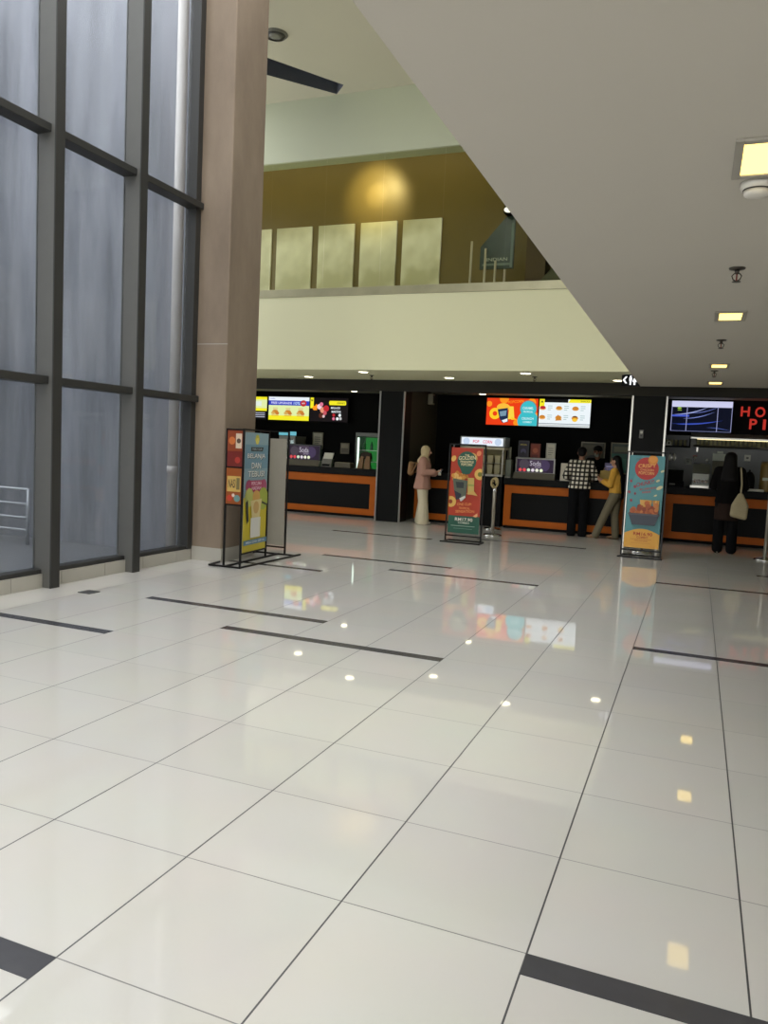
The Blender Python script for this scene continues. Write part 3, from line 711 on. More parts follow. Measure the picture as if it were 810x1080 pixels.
def d_drinks(a):
    a.rect(0, 0, 1, 1, em((20, 15, 17))); a.rect(.0, .55, .09, 1, YEL); a.text('M', .02, .84, .07, .93, em((90, 90, 30)))
    a.poly([(.08, .5), (.16, .74), (.2, .68), (.18, .46)], SORA)
    for x, y, r, c in ((.12, .56, .055, SORA), (.25, .62, .065, em((240, 210, 220))), (.30, .72, .05, SPINK), (.34, .48, .07, em((230, 150, 120))), (.43, .55, .075, SDRED), (.40, .36, .05, em((200, 90, 100))), (.30, .25, .06, em((90, 44, 30))), (.37, .22, .035, em((220, 190, 190)))):
        a.disc(x, y, r, c)
    a.poly([(.52, .70), (.94, .70), (.96, .76), (.94, .88), (.52, .88), (.50, .8)], YEL); a.text('DRINKS', .72, .75, .92, .83, em((120, 116, 30)))
    a.text('MALA-GO', .56, .54, .80, .63, WHT); a.text('MARTINI', .58, .38, .82, .47, WHT)
    for x, y, c in ((.64, .28, SDRED), (.80, .28, WHT), (.64, .13, SPINK), (.74, .13, WHT), (.82, .14, em((190, 190, 190)))): a.disc(x, y, .036, c)
def d_side(a):
    a.rect(0, 0, 1, 1, SBLK); a.rect(0, .38, 1, 1, SPALE); a.rect(0, .88, 1, 1, YEL); a.rect(0, .38, 1, .5, YEL); a.rect(.2, .60, .85, .80, em((226, 238, 226)))
    for i in range(3): a.rect(.55, .10 + i * .085, .95, .13 + i * .085, em((200, 204, 220))); a.rect(.1, .10 + i * .085, .48, .13 + i * .085, em((140, 144, 160)))
def d_waves(a):
    a.rect(0, 0, 1, 1, em((8, 12, 30))); a.rect(0, .80, 1, 1, em((204, 206, 236))); a.rect(0, .48, .3, .54, em((70, 90, 200)))
    def arc(y0, y1, w, c, x0=0.0, x1=1.0):
        n = 14; up = []; dn = []
        for i in range(n + 1):
            u = i / n; x = x0 + (x1 - x0) * u; y = y0 + (y1 - y0) * u * u; h = w * math.sin(PI * min(.98, u + .02)); up.append((x, y + h)); dn.append((x, y - h))
        a.poly(up + dn[::-1], c)
    arc(.55, .82, .016, em((170, 180, 236)), .05, .62); arc(.42, .66, .012, em((130, 146, 220)), .2, .72); arc(.60, .84, .008, em((120, 136, 214)), .3, .8); arc(.22, .38, .02, em((60, 84, 190)), .1, .85); arc(.24, .30, .012, em((40, 60, 150)), .0, .6); arc(.14, .05, .008, em((90, 110, 190)), .6, 1)
    for x in (.0, .255, .76, .99): a.rect(x, 0, x + .012, .82, em((150, 154, 196)))
    a.rect(0, 0, 1, .012, em((130, 136, 180))); a.disc(.13, .76, .035, em((150, 190, 60)), sq=.5); a.rect(.10, .68, .17, .70, em((150, 190, 60)))
screen(-2.21, -1.09, 2.08, 2.66, 14.6, 'bright red and teal popcorn menu screen above the popcorn cabinet', d_popcorn)
screen(-1.06, .012, 2.08, 2.66, 14.6, 'white menu screen with yellow header showing rows of snacks, above the plaid shirt man', d_food)
screen(-8.75, -7.73, 2.02, 2.57, 14.6, 'menu screen half cut off by the pillar, yellow above black', d_side)
screen(-7.68, -6.57, 2.02, 2.58, 14.6, 'white and yellow menu screen with a blue stripe and three drinks', d_drinkmenu)
screen(-6.54, -5.55, 2.02, 2.58, 14.6, 'dark menu screen of red and pink drinks with a yellow label', d_drinks)
screen(1.60, 2.72, 2.08, 2.68, 14.6, 'dark blue screen with white light streaks beside the red lettering', d_waves)
t = thing('sign_lettering', (3.3, 14.7, 2.15), 'red lit letters on the black kitchen fascia', 'sign')
LR = em((214, 58, 46), .7)
for txt, x0, x1, z0, z1 in (('H', 2.875, 3.035, 2.41, 2.60), ('O', 3.13, 3.31, 2.40, 2.60), ('T', 3.40, 3.57, 2.39, 2.58), ('P', 3.045, 3.18, 2.165, 2.365), ('I', 3.285, 3.335, 2.16, 2.36), ('C', 3.42, 3.59, 2.155, 2.355), ('K', 3.68, 3.84, 2.15, 2.35)):
    m = MB(); vs, fs = text_mesh(txt, True); bv = [m.bm.verts.new((x0 + a_ * (x1 - x0), 14.70, z0 + b_ * (z1 - z0))) for a_, b_ in vs]; k = m.mi(LR)
    for f in fs:
        try: m.bm.faces.new([bv[i] for i in f]).material_index = k
        except ValueError: pass
    r = bmesh.ops.extrude_face_region(m.bm, geom=list(m.bm.faces)); bmesh.ops.translate(m.bm, verts=[g for g in r['geom'] if isinstance(g, bmesh.types.BMVert)], vec=(0, .04, 0))
    bmesh.ops.recalc_face_normals(m.bm, faces=m.bm.faces); m.build('letter', t)

# ================================================================== banner stands
M_POLE = mat('black_powder_coat', (20, 20, 21), .45, .3)
def bunting(x0, x1, y, z0, z1, label, draw, cat='banner'):
    """tube-framed banner stand facing the hall"""
    t = thing('banner_stand', ((x0 + x1) / 2, y, 0), label, cat, 'upright banner stands')
    a0, a1 = x0 - .035, x1 + .035; w = .022
    m = MB()
    for x in (a0, a1): m.bar((x, y, .0), (x, y, z1 + .06), w, M_POLE)
    m.bar((a0, y, z1 + .05), (a1, y, z1 + .05), w, M_POLE); m.bar((a0, y, z0 - .045), (a1, y, z0 - .045), w, M_POLE); m.build('frame', t)
    m = MB()
    for x in (a0, a1): m.bar((x, y - .17, .012), (x, y + .17, .012), w, M_POLE)
    m.bar((a0 - .04, y - .16, .012), (a1 + .03, y - .16, .012), w, M_POLE); m.bar((a0, y + .16, .012), (a1, y + .16, .012), w, M_POLE); m.build('base', t)
    m = MB(); m.box(x0, x1, y - .012, y + .004, z0, z1, mat('banner_vinyl', (214, 212, 204), .5), .001); pn = m.build('panel', t)
    for x in (x0 + .03, x1 - .03): m = MB(); m.bar((x, y, z1 - .005), (x, y, z1 + .05), .008, M_STEEL); m.build('clip', pn)
    a = Art((x0, y - .013, z0), (x1 - x0, 0, 0), (0, 0, z1 - z0)); draw(a); a.build('artwork', pn)
    return t
C = lambda *c: ink(tuple(c))
def d_pine(a):
    R_ = C(178, 58, 36); G_ = C(36, 88, 72); Yp = C(222, 178, 92); Cr = C(226, 214, 170)
    a.rect(0, 0, 1, 1, R_); a.rect(0, 0, 1, .205, G_)
    a.disc(.66, .88, .17, C(206, 164, 92)); a.disc(.08, .87, .075, Yp, sq=1.3, rot=-.5); a.disc(.87, .94, .07, C(228, 140, 90), sq=1.2, rot=-.4)
    a.disc(.50, .845, .30, G_, n=36); a.poly([(.24, .80), (.4, .68), (.62, .70), (.78, .80)], G_)
    a.text('THE', .43, .905, .57, .925, Cr); a.text('GOLDEN', .24, .855, .78, .90, Cr, .012); a.text('PINEAPPLE', .30, .825, .72, .85, Cr); a.text('POPCORN', .33, .79, .68, .82, Cr)
    a.disc(.94, .70, .17, Yp); a.disc(.94, .70, .07, C(120, 120, 40)); a.disc(.06, .365, .17, Yp); a.disc(.05, .365, .065, C(150, 66, 40))
    random.seed(3)
    for i in range(34):
        a.disc(.34 + random.gauss(0, .11), .655 + random.gauss(0, .022), .045 + random.random() * .02, C(*random.choice([(214, 152, 66), (196, 124, 48), (228, 182, 104)])), 10)
    a.poly([(.10, .64), (.58, .62), (.54, .42), (.30, .40), (.16, .50)], C(92, 98, 84)); a.poly([(.2, .60), (.46, .60), (.46, .53), (.24, .53)], C(46, 54, 56)); a.poly([(.16, .50), (.40, .46), (.36, .40), (.24, .39)], C(38, 42, 58))
    a.poly([(.34, .41), (.52, .445), (.54, .42), (.38, .385)], C(220, 218, 210)); a.poly([(.36, .385), (.46, .41), (.5, .405), (.4, .375)], C(200, 200, 200))
    a.poly([(.58, .655), (.78, .655), (.80, .46), (.60, .46)], C(196, 170, 96)); a.rect(.60, .56, .79, .58, C(150, 160, 80)); a.poly([(.56, .47), (.92, .45), (.78, .51)], C(206, 162, 90))
    a.text('ONE CUP!', .28, .325, .74, .355, C(232, 150, 84), .008); a.text('TROPICAL', .34, .285, .70, .31, C(232, 150, 84)); a.text('SENSATION', .24, .24, .84, .27, C(232, 150, 84), .012); a.poly([(.80, .21), (.94, .25), (.95, .215), (.9, .20)], C(232, 170, 120))
    a.text('RM17.90', .24, .145, .80, .185, C(226, 226, 214)); a.text('COMBO', .34, .115, .70, .138, C(200, 210, 196)); a.rect(.12, .085, .88, .092, C(150, 176, 160)); a.rect(.2, .055, .8, .06, C(110, 150, 134))
bunting(-1.52, -1.0, 9.9, .15, 1.525, 'red and green banner stand of pineapple popcorn near the woman in white trousers', d_pine)
def d_crispy(a):
    T_ = C(84, 146, 152); a.rect(0, 0, 1, 1, T_)
    a.poly([(0, 1), (.34, 1), (0, .55)], C(70, 134, 142)); a.disc(.5, .86, .335, C(176, 40, 34), n=40)
    a.disc(.66, .955, .14, C(214, 132, 44)); a.disc(.66, .965, .11, C(226, 150, 58)); a.text('CRISPY', .26, .865, .76, .905, C(232, 168, 84), .012); a.text('CHICKEN', .32, .835, .70, .858, C(226, 160, 90)); a.text('POPCORN', .28, .795, .72, .828, C(228, 168, 90))
    a.text('2023', .18, .955, .32, .968, C(90, 100, 104))
    a.text('CHUNKY!', .24, .655, .74, .70, C(160, 40, 60), .05); a.text('BIG CHEW BITES', .34, .62, .80, .64, C(176, 70, 74), .03); a.text('INSIDE', .42, .59, .66, .61, C(186, 80, 84), .015)
    for x, y, r in ((.08, .72, .045), (.20, .66, .05), (.05, .60, .05), (.22, .585, .04), (.12, .51, .045)): a.disc(x, y, r, C(150, 62, 76), 9, sq=.8, rot=r * 40)
    for x, y, r in ((.95, .84, .06), (.90, .66, .10), (.84, .735, .06), (.80, .575, .05)): a.disc(x, y, r, C(214, 206, 160), 12, sq=.5, rot=.5)
    random.seed(9)
    for i in range(26): x = .40 + random.random() * .5; a.poly([(x, .42), (x + .03, .42), (x + .02 + random.uniform(-.05, .06), .52), (x + random.uniform(-.05, .06), .525)], C(*random.choice([(222, 170, 84), (232, 190, 110), (206, 146, 60)])))
    a.disc(.52, .37, .44, C(96, 74, 66), sq=.26)
    for i in range(44): x = .52 + random.uniform(-.36, .36); a.disc(x, .405 + random.gauss(0, .03) * (1 - abs(x - .52)), .055 + random.random() * .03, C(*random.choice([(190, 102, 48), (170, 84, 40), (206, 126, 64), (148, 66, 34)])), 9)
    a.poly([(.08, .36), (.95, .36), (.84, .25), (.2, .25)], C(58, 64, 76)); a.poly([(.06, .375), (.97, .375), (.95, .355), (.08, .355)], C(84, 82, 88))
    pts = [(0, 0), (1, 0), (1, .155)] + [(1 - i / 14, .155 + .055 * math.sin(PI * i / 14)) for i in range(1, 14)] + [(0, .155)]
    a.poly(pts, C(222, 164, 66)); a.text('RM16.90', .26, .135, .80, .172, C(176, 62, 34)); a.text('COMBO', .36, .105, .68, .128, C(184, 84, 44)); a.rect(.18, .092, .78, .096, C(190, 110, 54)); a.text('WITH ANY DRINK', .3, .07, .68, .084, C(190, 110, 54)); a.rect(.2, .05, .76, .054, C(206, 140, 60))
bunting(1.215, 1.715, 10.08, .15, 1.53, 'teal banner stand of crispy chicken with a yellow foot near the girl in yellow', d_crispy)

# the folding stand beside the pillar: three framed panels on one long base
t = thing('banner_stand', (-2.85, 6.05, 0), 'black three-sided display stand by the pillar with red, blue-yellow and blank white panels', 'display stand')
w = .02
m = MB()
for p, q in (((-3.03, 5.42, .012), (-2.63, 5.43, .012)), ((-2.63, 5.43, .012), (-2.60, 6.86, .012)), ((-3.19, 6.72, .012), (-2.60, 6.74, .012)), ((-3.03, 5.42, .012), (-3.19, 6.73, .012)), ((-2.82, 5.44, .012), (-2.86, 6.72, .012))): m.bar(p, q, w, M_POLE)
m.build('base', t)
m = MB()
for x in (-2.845, -2.625): m.bar((x, 5.44, 0), (x, 5.44, 1.60), w, M_POLE)
for z in (1.59, 1.16, .73): m.bar((-2.845, 5.44, z), (-2.625, 5.44, z), w, M_POLE)
f1 = m; f1.build('front_frame', t)
m = MB(); m.box(-2.835, -2.635, 5.436, 5.446, .74, 1.58, C(120, 46, 36), .001); m.build('red_poster', t)['label'] = 'red and orange food poster'
a = Art((-2.835, 5.4355, .74), (.20, 0, 0), (0, 0, .84))
a.rect(0, .5, 1, 1, C(116, 40, 34)); a.rect(0, .72, 1, 1, C(144, 68, 38)); a.rect(.55, .76, .94, .96, C(220, 200, 176)); a.disc(.74, .86, .14, C(90, 70, 60)); a.disc(.3, .86, .22, C(206, 116, 60)); a.disc(.25, .66, .14, C(120, 40, 40)); a.disc(.7, .6, .18, C(176, 60, 50))
a.rect(0, 0, 1, .49, C(152, 80, 34)); a.rect(.06, .17, .96, .38, C(206, 172, 96)); a.text('NASI', .14, .22, .62, .34, C(74, 62, 50)); a.rect(.68, .2, .9, .36, C(120, 110, 70)); a.disc(.25, .08, .18, C(196, 70, 50)); a.disc(.75, .08, .2, C(110, 150, 150)); a.disc(.5, .12, .1, C(226, 200, 190)); a.build('red_artwork', t)
m = MB()
for y, x in ((5.72, -2.80), (6.41, -2.86)): m.bar((x, y, 0), (x, y, 1.61), w, M_POLE)
m.bar((-2.80, 5.72, 1.60), (-2.86, 6.41, 1.60), w, M_POLE); m.bar((-2.80, 5.72, .12), (-2.86, 6.41, .12), w, M_POLE); m.build('side_frame', t)
u = Vector((-.055, .63, 0)); o0 = Vector((-2.80, 5.75, .13)); nn = Vector((.63, .055, 0)).normalized()
m = MB(); m.prism([o0, o0 + u, o0 + u + Vector((0, 0, 1.44)), o0 + Vector((0, 0, 1.44))], -nn * .008, C(206, 206, 200)); m.build('blue_poster', t)['label'] = 'blue and yellow poster with white words'
a = Art(o0, u, (0, 0, 1.44))
Yl = C(214, 196, 56)
a.rect(0, 0, 1, 1, C(150, 180, 194)); a.rect(0, .70, 1, .9, C(124, 162, 184)); a.rect(0, 0, 1, .46, Yl)
a.disc(.5, .945, .1, C(216, 206, 80), n=6); a.disc(.5, .93, .07, C(240, 228, 120), n=6); a.poly([(.24, .88), (.78, .88), (.74, .845), (.24, .845)], C(52, 62, 66)); a.text('FAMILY CLUB', .30, .855, .70, .872, C(180, 190, 196))
for txt, x0, x1, y in (('BELANJA', .10, .86, .775), ('DAN', .28, .68, .70), ('TEBUS!', .14, .84, .63)):
    a.text(txt, x0 + .02, y - .005, x1 + .02, y + .045, C(48, 76, 92)); a.text(txt, x0, y, x1, y + .05, C(240, 240, 236))
a.poly([(.02, .47), (.18, .6), (.10, .5)], C(170, 70, 110)); a.disc(.18, .55, .13, C(176, 84, 122)); a.disc(.82, .55, .13, C(176, 84, 122)); a.poly([(.2, .60), (.8, .60), (.76, .50), (.24, .50)], C(182, 70, 110)); a.text('PERCUMA', .28, .56, .72, .59, C(236, 200, 216)); a.text('HADIAH', .30, .52, .70, .55, C(236, 200, 216))
a.disc(.8, .44, .22, C(176, 190, 84)); a.disc(.2, .46, .18, C(190, 196, 110)); a.disc(.5, .46, .16, C(216, 170, 96), sq=.8)
a.poly([(.26, .43), (.74, .44), (.66, .28), (.34, .28)], C(222, 206, 150)); a.disc(.5, .37, .12, C(206, 170, 110)); a.poly([(.06, .42), (.14, .44), (.20, .26), (.12, .24)], C(46, 52, 46)); a.poly([(.74, .42), (.98, .39), (.98, .375), (.74, .40)], C(60, 64, 50))
a.rect(.28, .115, .70, .285, C(226, 226, 220)); a.rect(0, .06, 1, .10, C(96, 140, 170)); a.text('IMBAS DAN SERTAI', .1, .07, .9, .09, C(220, 230, 236)); a.build('blue_artwork', t)
m = MB()
for x in (-3.20, -2.77): m.bar((x, 6.75, 0), (x, 6.75, 1.62), w, M_POLE)
for z in (1.61, .10): m.bar((-3.20, 6.75, z), (-2.77, 6.75, z), w, M_POLE)
m.build('back_frame', t)
m = MB(); m.box(-3.18, -2.79, 6.738, 6.748, .12, 1.515, mat('blank_banner_back', (160, 156, 144), .6), .001); m.build('white_poster', t)['label'] = 'blank white back of a poster'

# ================================================================== things on and behind the counters
T1, T2, T3, T4 = 1.0, 1.0, .99, 1.0
def drink_board(x0, x1, z0, y, h, label, frame):
    t = thing('drink_board', ((x0 + x1) / 2, y, z0), label, 'drinks display', 'drink boards on the counters')
    m = MB(); m.box(x0, x1, y, y + .06, z0 + .10, z0 + h, frame, .008); m.build('casing', t)
    m = MB(); m.prism([(x0 - .01, y - .10, z0), (x1 + .01, y - .10, z0), (x1 + .01, y - .03, z0 + .12), (x0 - .01, y - .03, z0 + .12)], (0, .13, 0), mat('dispenser_grey', (120, 116, 104), .35, .4)); m.build('drip_tray', t)
    a = Art((x0 + .035, y, z0 + .13), (x1 - x0 - .07, 0, 0), (0, 0, h - .165))
    a.rect(0, 0, 1, 1, em((40, 30, 46), 1)); a.disc(.74, .55, .16, em((66, 54, 82))); a.disc(.2, .6, .14, em((70, 62, 72))); a.disc(.5, .75, .18, em((70, 58, 74)))
    a.text('Soda', .36, .52, .66, .88, em((190, 184, 196), 1), bold=False); a.text('bar', .50, .36, .68, .54, em((150, 140, 160), 1), bold=False)
    for i, c in enumerate(((210, 80, 80), (220, 70, 80), (206, 226, 200), (220, 210, 220), (232, 232, 214), (228, 236, 200))): a.disc(.10 + .115 * i, .17, .045, em(c)); a.rect(.07 + .115 * i, .0, .13 + .115 * i, .06, em((90, 80, 90)))
    a.build('display', t); return t
drink_board(-6.24, -5.42, T1, 13.0, .46, 'dark drinks board on the left counter beside the card terminal', mat('board_black', (36, 36, 38), .4))
drink_board(-1.19, -.40, T3, 13.15, .42, 'white framed drinks board with round drink icons on the popcorn counter', mat('board_silver', (150, 150, 146), .35, .4))
t = thing('card_terminal', (-5.24, 12.98, T1), 'white and grey pay terminal on the left counter', 'card terminal')
m = MB(); m.prism([(-5.36, 12.92, T1), (-5.13, 12.92, T1), (-5.13, 12.99, T1 + .17), (-5.36, 12.99, T1 + .17)], (0, .08, 0), mat('terminal_grey', (128, 126, 118), .5)); m.build('body', t)
m = MB(); m.prism([(-5.355, 12.99, T1 + .16), (-5.135, 12.99, T1 + .16), (-5.115, 13.03, T1 + .30), (-5.335, 13.03, T1 + .30)], (0, .02, 0), mat('paper_white', (226, 224, 210), .6)); m.build('paper', t)
m = MB(); m.box(-5.33, -5.16, 12.905, 12.94, T1 + .02, T1 + .06, M_BLACKM, .003); m.build('keypad', t)
t = thing('snack_box', (-4.85, 13.0, T1), 'low grey box lying on the left counter near the cooler', 'box')
m = MB(); m.box(-5.03, -4.66, 12.9, 13.1, T1, T1 + .10, mat('card_grey', (110, 104, 88), .7), .004); m.build('tray', t)
m = MB(); m.box(-5.02, -4.67, 12.91, 13.09, T1 + .085, T1 + .112, mat('card_light', (140, 132, 110), .7), .003); m.build('lid', t)
# coolers
def cooler(x0, x1, y, z1, label, light, items):
    t = thing('drinks_cooler', ((x0 + x1) / 2, y + .3, 0), label, 'drinks cooler', 'glass door drinks coolers')
    m = MB(); m.box(x0, x0 + .04, y, y + .55, 0, z1, mat('cooler_frame', (120, 124, 116), .4, .3)); m.box(x1 - .04, x1, y, y + .55, 0, z1, MATS['cooler_frame']); m.box(x0, x1, y + .5, y + .55, 0, z1, MATS['cooler_frame'])
    m.box(x0, x1, y, y + .55, z1, z1 + .08, MATS['cooler_frame']); m.box(x0, x1, y, y + .55, 0, .25, MATS['cooler_frame']); m.build('cabinet', t)
    for z in (.55, .85, 1.12, 1.38):
        if z < z1 - .1: m = MB(); m.box(x0 + .04, x1 - .04, y + .05, y + .5, z, z + .012, M_STEEL); m.build('shelf', t)
    m = MB(); m.box(x0 + .045, x0 + .075, y + .02, y + .05, .3, z1 - .03, em((235, 255, 240), 1.6)); m.build('lamp', t)
    m = MB(); m.box(x0 + .05, x1 - .05, y + .48, y + .495, .3, z1 - .02, light); m.build('back_panel', t)
    m = MB(); m.box(x0 + .04, x1 - .04, y - .004, y + .004, .26, z1, glass('cooler_glass' + str(x0), (.96, .98, .97), 1.3)); dr = m.build('glass_door', t)
    m = MB(); m.bar((x1 - .06, y - .02, .75), (x1 - .06, y - .02, 1.15), .018, M_STEEL); m.build('handle', dr)
    for i in range(items):
        for z in (.867, 1.137, 1.397):
            if z + .2 > z1: continue
            x = x0 + .12 + i * (x1 - x0 - .2) / max(1, items - 1)
            c = random.choice([(40, 120, 50), (220, 226, 210), (60, 150, 70), (30, 80, 40)])
            b = MB(); b.lathe((x, y + .25, z), [(.03, 0), (.032, .01), (.032, .12), (.013, .165), (.013, .19)], mat('bottle_%d_%d_%d' % c, c, .25), 14)
            tag(b.build('drink_bottle'), 'small drink bottle standing in the %s' % ('green lit cooler by the black column' if x0 > -6 else 'white lit cooler behind the display stand'), 'bottle', 'bottles in the %s' % ('green lit cooler' if x0 > -6 else 'white lit cooler'))
cooler(-5.05, -4.32, 14.0, 1.70, 'green lit drinks cooler beside the black column', em((36, 120, 50), .8), 4)
cooler(-7.05, -6.62, 14.05, 1.56, 'white lit drinks cooler partly hidden behind the display stand', em((170, 190, 190), .7), 3)
m = MB(); m.box(-7.05, -6.62, 14.03, 14.1, 1.65, 1.74, em((110, 190, 205), .9), .004)
tag(m.build('lightbox_header'), 'small teal lit header on top of the white cooler', 'lightbox')
t = thing('cardboard_display', (-4.40, 13.05, T1), 'brown two-lobed cardboard display in front of the green cooler', 'display')
TAN = mat('tan_card', (150, 118, 84), .8, var=.2, scale=8); DTN = mat('dark_brown_card', (46, 34, 28), .8)
m = MB(); m.prism([(-4.55, 13.0, T1), (-4.43, 13.0, T1), (-4.40, 13.0, T1 + .25), (-4.46, 13.0, T1 + .27), (-4.52, 13.0, T1 + .16)], (0, .06, 0), TAN); m.build('panel', t)
m = MB(); m.prism([(-4.38, 12.98, T1), (-4.25, 12.98, T1), (-4.25, 12.98, T1 + .26), (-4.33, 12.98, T1 + .27), (-4.37, 12.98, T1 + .15)], (0, .06, 0), TAN); m.build('panel', t)
m = MB(); m.prism([(-4.52, 13.03, T1 + .20), (-4.24, 13.03, T1 + .22), (-4.26, 13.03, T1 + .33), (-4.36, 13.03, T1 + .37), (-4.48, 13.03, T1 + .33)], (0, .05, 0), DTN); m.build('header', t)
def framed(x0, x1, z0, z1, y, label, draw, fr=None, name='poster_frame'):
    t = thing(name, ((x0 + x1) / 2, y, z0), label, 'poster', 'small posters at the food counters')
    m = MB(); m.box(x0, x1, y, y + .02, z0, z1, fr or mat('frame_pale', (150, 144, 120), .5), .003); m.build('frame', t)
    a = Art((x0 + .025, y, z0 + .025), (x1 - x0 - .05, 0, 0), (0, 0, z1 - z0 - .05)); draw(a); a.build('artwork', t); return t
def d_dim(a): a.rect(0, 0, 1, 1, C(120, 112, 86)); a.rect(.1, .55, .9, .9, C(160, 150, 120)); a.rect(.15, .2, .85, .28, C(80, 72, 54)); a.rect(.15, .36, .85, .44, C(80, 72, 54))
def d_white(a): a.rect(0, 0, 1, 1, C(212, 208, 190)); [a.rect(.15, .3 + i * .14, .85 - .2 * (i == 0), .34 + i * .14, C(140, 136, 124)) for i in range(4)]
def d_green(a): a.rect(0, 0, 1, 1, C(64, 80, 66)); a.rect(0, 0, 1, .66, C(40, 110, 96)); a.rect(.1, .1, .9, .5, C(60, 140, 120)); a.rect(.1, .72, .9, .9, C(110, 116, 84))
def d_olive(a): a.rect(0, 0, 1, 1, C(72, 70, 48)); a.rect(.1, .5, .9, .92, C(92, 88, 60)); a.disc(.5, .3, .3, C(54, 50, 40))
def d_purple(a): a.rect(0, 0, 1, 1, C(52, 48, 66)); a.text('SPECIAL', .1, .78, .9, .88, C(206, 190, 80)); a.disc(.5, .42, .32, C(88, 84, 120)); a.disc(.5, .3, .2, C(40, 38, 54))
def d_orange(a): a.rect(0, 0, 1, 1, C(150, 62, 40)); a.disc(.5, .6, .34, C(190, 96, 60)); a.rect(.1, .1, .9, .3, C(110, 40, 30))
framed(-6.51, -6.23, 1.36, 1.76, 14.72, 'pale framed notice on the black wall behind the dark drinks board', d_white)
framed(-5.78, -5.50, 1.25, 1.56, 14.72, 'dim brown framed poster on the wall left of the green cooler', d_dim, M_BLACKM)
framed(-.15, .35, 1.20, 1.79, 14.72, 'olive poster in pale frame on the wall behind the plaid shirt man', d_olive)
framed(.46, .92, 1.15, 1.80, 14.72, 'teal poster in pale frame on the wall behind the girl in yellow', d_green)
def standee(x0, x1, z0, z1, y, label, draw, fr):
    t = framed(x0, x1, z0, z1, y, label, draw, fr, 'standee_card'); t['category'] = 'standee'
    m = MB(); m.prism([(x0 + .02, y + .02, T3), (x1 - .02, y + .02, T3), (x1 - .02, y + .025, z0 + .1), (x0 + .02, y + .025, z0 + .1)], (0, .008, 0), M_BLACKM); m.build('support', t)
standee(-1.21, -.99, 1.36, 1.74, 13.42, 'dark purple standee with yellow words behind the white framed drinks board', d_purple, C(70, 70, 78))
standee(-.96, -.76, 1.36, 1.69, 13.42, 'orange standee behind the white framed drinks board', d_orange, C(130, 60, 44))
standee(-.65, -.46, 1.36, 1.71, 13.42, 'white standee behind the white framed drinks board', d_white, C(190, 188, 176))
t = thing('notice_card', (-.16, 13.15, T3), 'white notice board standing on the counter left of the plaid shirt man', 'notice')
m = MB(); m.prism([(-.29, 13.1, T3), (-.03, 13.1, T3), (-.03, 13.14, T3 + .34), (-.29, 13.14, T3 + .34)], (0, .012, 0), mat('notice_white', (222, 216, 196), .6)); m.build('board', t)
a = Art((-.29, 13.098, T3), (.26, 0, 0), (0, .04, .34))
for i in range(4): a.rect(.3, .36 + i * .11, .92 - .1 * (i % 2), .39 + i * .11, C(160, 140, 110))
a.build('lettering', t)
m = MB(); m.bar((-.16, 13.15, T3 + .25), (-.16, 13.27, T3 + .008), .014, M_BLACKM); m.build('strut', t)
# wall speaker, column door device
t = thing('wall_speaker', (-3.4, 14.1, 2.45), 'small pale speaker high on the partition left of the woman', 'speaker')
m = MB(); m.box(-3.39, -3.27, 14.02, 14.18, 2.45, 2.68, mat('speaker_pale', (170, 164, 140), .5), .015, 2); m.build('casing', t)
m = MB(); m.box(-3.275, -3.262, 14.04, 14.16, 2.48, 2.65, DKG, .003); m.build('grille', t)
m = MB(); m.box(-3.41, -3.38, 14.07, 14.13, 2.52, 2.60, M_BLACKM); m.build('bracket', t)
t = thing('access_reader', (1.21, 12.23, 1.84), 'small grey access reader on the black column behind the teal banner', 'access reader')
m = MB(); m.box(1.175, 1.245, 12.205, 12.24, 1.84, 1.99, mat('reader_grey', (92, 92, 88), .4), .006); m.build('casing', t)
a = Art((1.175, 12.204, 1.84), (.07, 0, 0), (0, 0, .15)); a.rect(.2, .55, .8, .85, C(190, 190, 180)); a.disc(.5, .3, .2, C(50, 50, 50)); a.build('keypad', t)

# popcorn cabinet between the counters
t = thing('popcorn_cabinet', (-1.85, 13.3, 0), 'glass popcorn cabinet with a white lit header on a black base', 'popcorn cabinet')
x0, x1, y0, y1 = -2.27, -1.40, 13.0, 13.5
m = MB(); m.box(x0, x1, y0 + .02, y1, 0, 1.0, M_BLACK, .006); m.build('base', t)
m = MB(); m.box(x0, x1, y0, y1, 1.0, 1.04, M_STEEL, .004)
for x in (x0, x1 - .03):
    for y in (y0, y1 - .03): m.box(x, x + .03, y, y + .03, 1.04, 1.56, M_STEEL, .003)
m.box(x0 - .02, x1 + .02, y0 - .02, y1 + .01, 1.53, 1.575, mat('cream_trim', (206, 200, 176), .4), .004); m.build('frame', t)
m = MB(); m.box(x0 + .02, x1 - .02, y0 + .01, y0 + .016, 1.04, 1.54, glass('case_glass', (.95, .95, .92), 1.35)); m.build('glass_front', t)
m = MB(); m.box(x0 + .02, x1 - .02, y0 + .28, y0 + .30, 1.04, 1.53, mat('case_lining', (150, 140, 104), .5)); m.build('lining', t)
m = MB(); m.box(x0 - .03, x1 + .02, y0 - .01, y1 - .1, 1.585, 1.775, mat('header_shell', (150, 156, 158), .4), .006); m.build('header', t)
a = Art((x0 + .0, y0 - .011, 1.60), (x1 - x0 - .02, 0, 0), (0, 0, .155)); a.rect(0, 0, 1, 1, em((226, 234, 244), 1.1)); a.disc(.12, .5, .08, em((196, 214, 236))); a.disc(.88, .5, .08, em((196, 214, 236)))
a.text('POP', .28, .3, .43, .68, em((224, 70, 100), 1)); a.text('CORN', .52, .3, .74, .7, em((224, 70, 100), 1)); a.build('lit_panel', t)
m = MB(); m.box(x0 + .03, x1 - .03, y0 + .03, y0 + .26, 1.25, 1.262, M_STEEL); m.build('shelf', t)
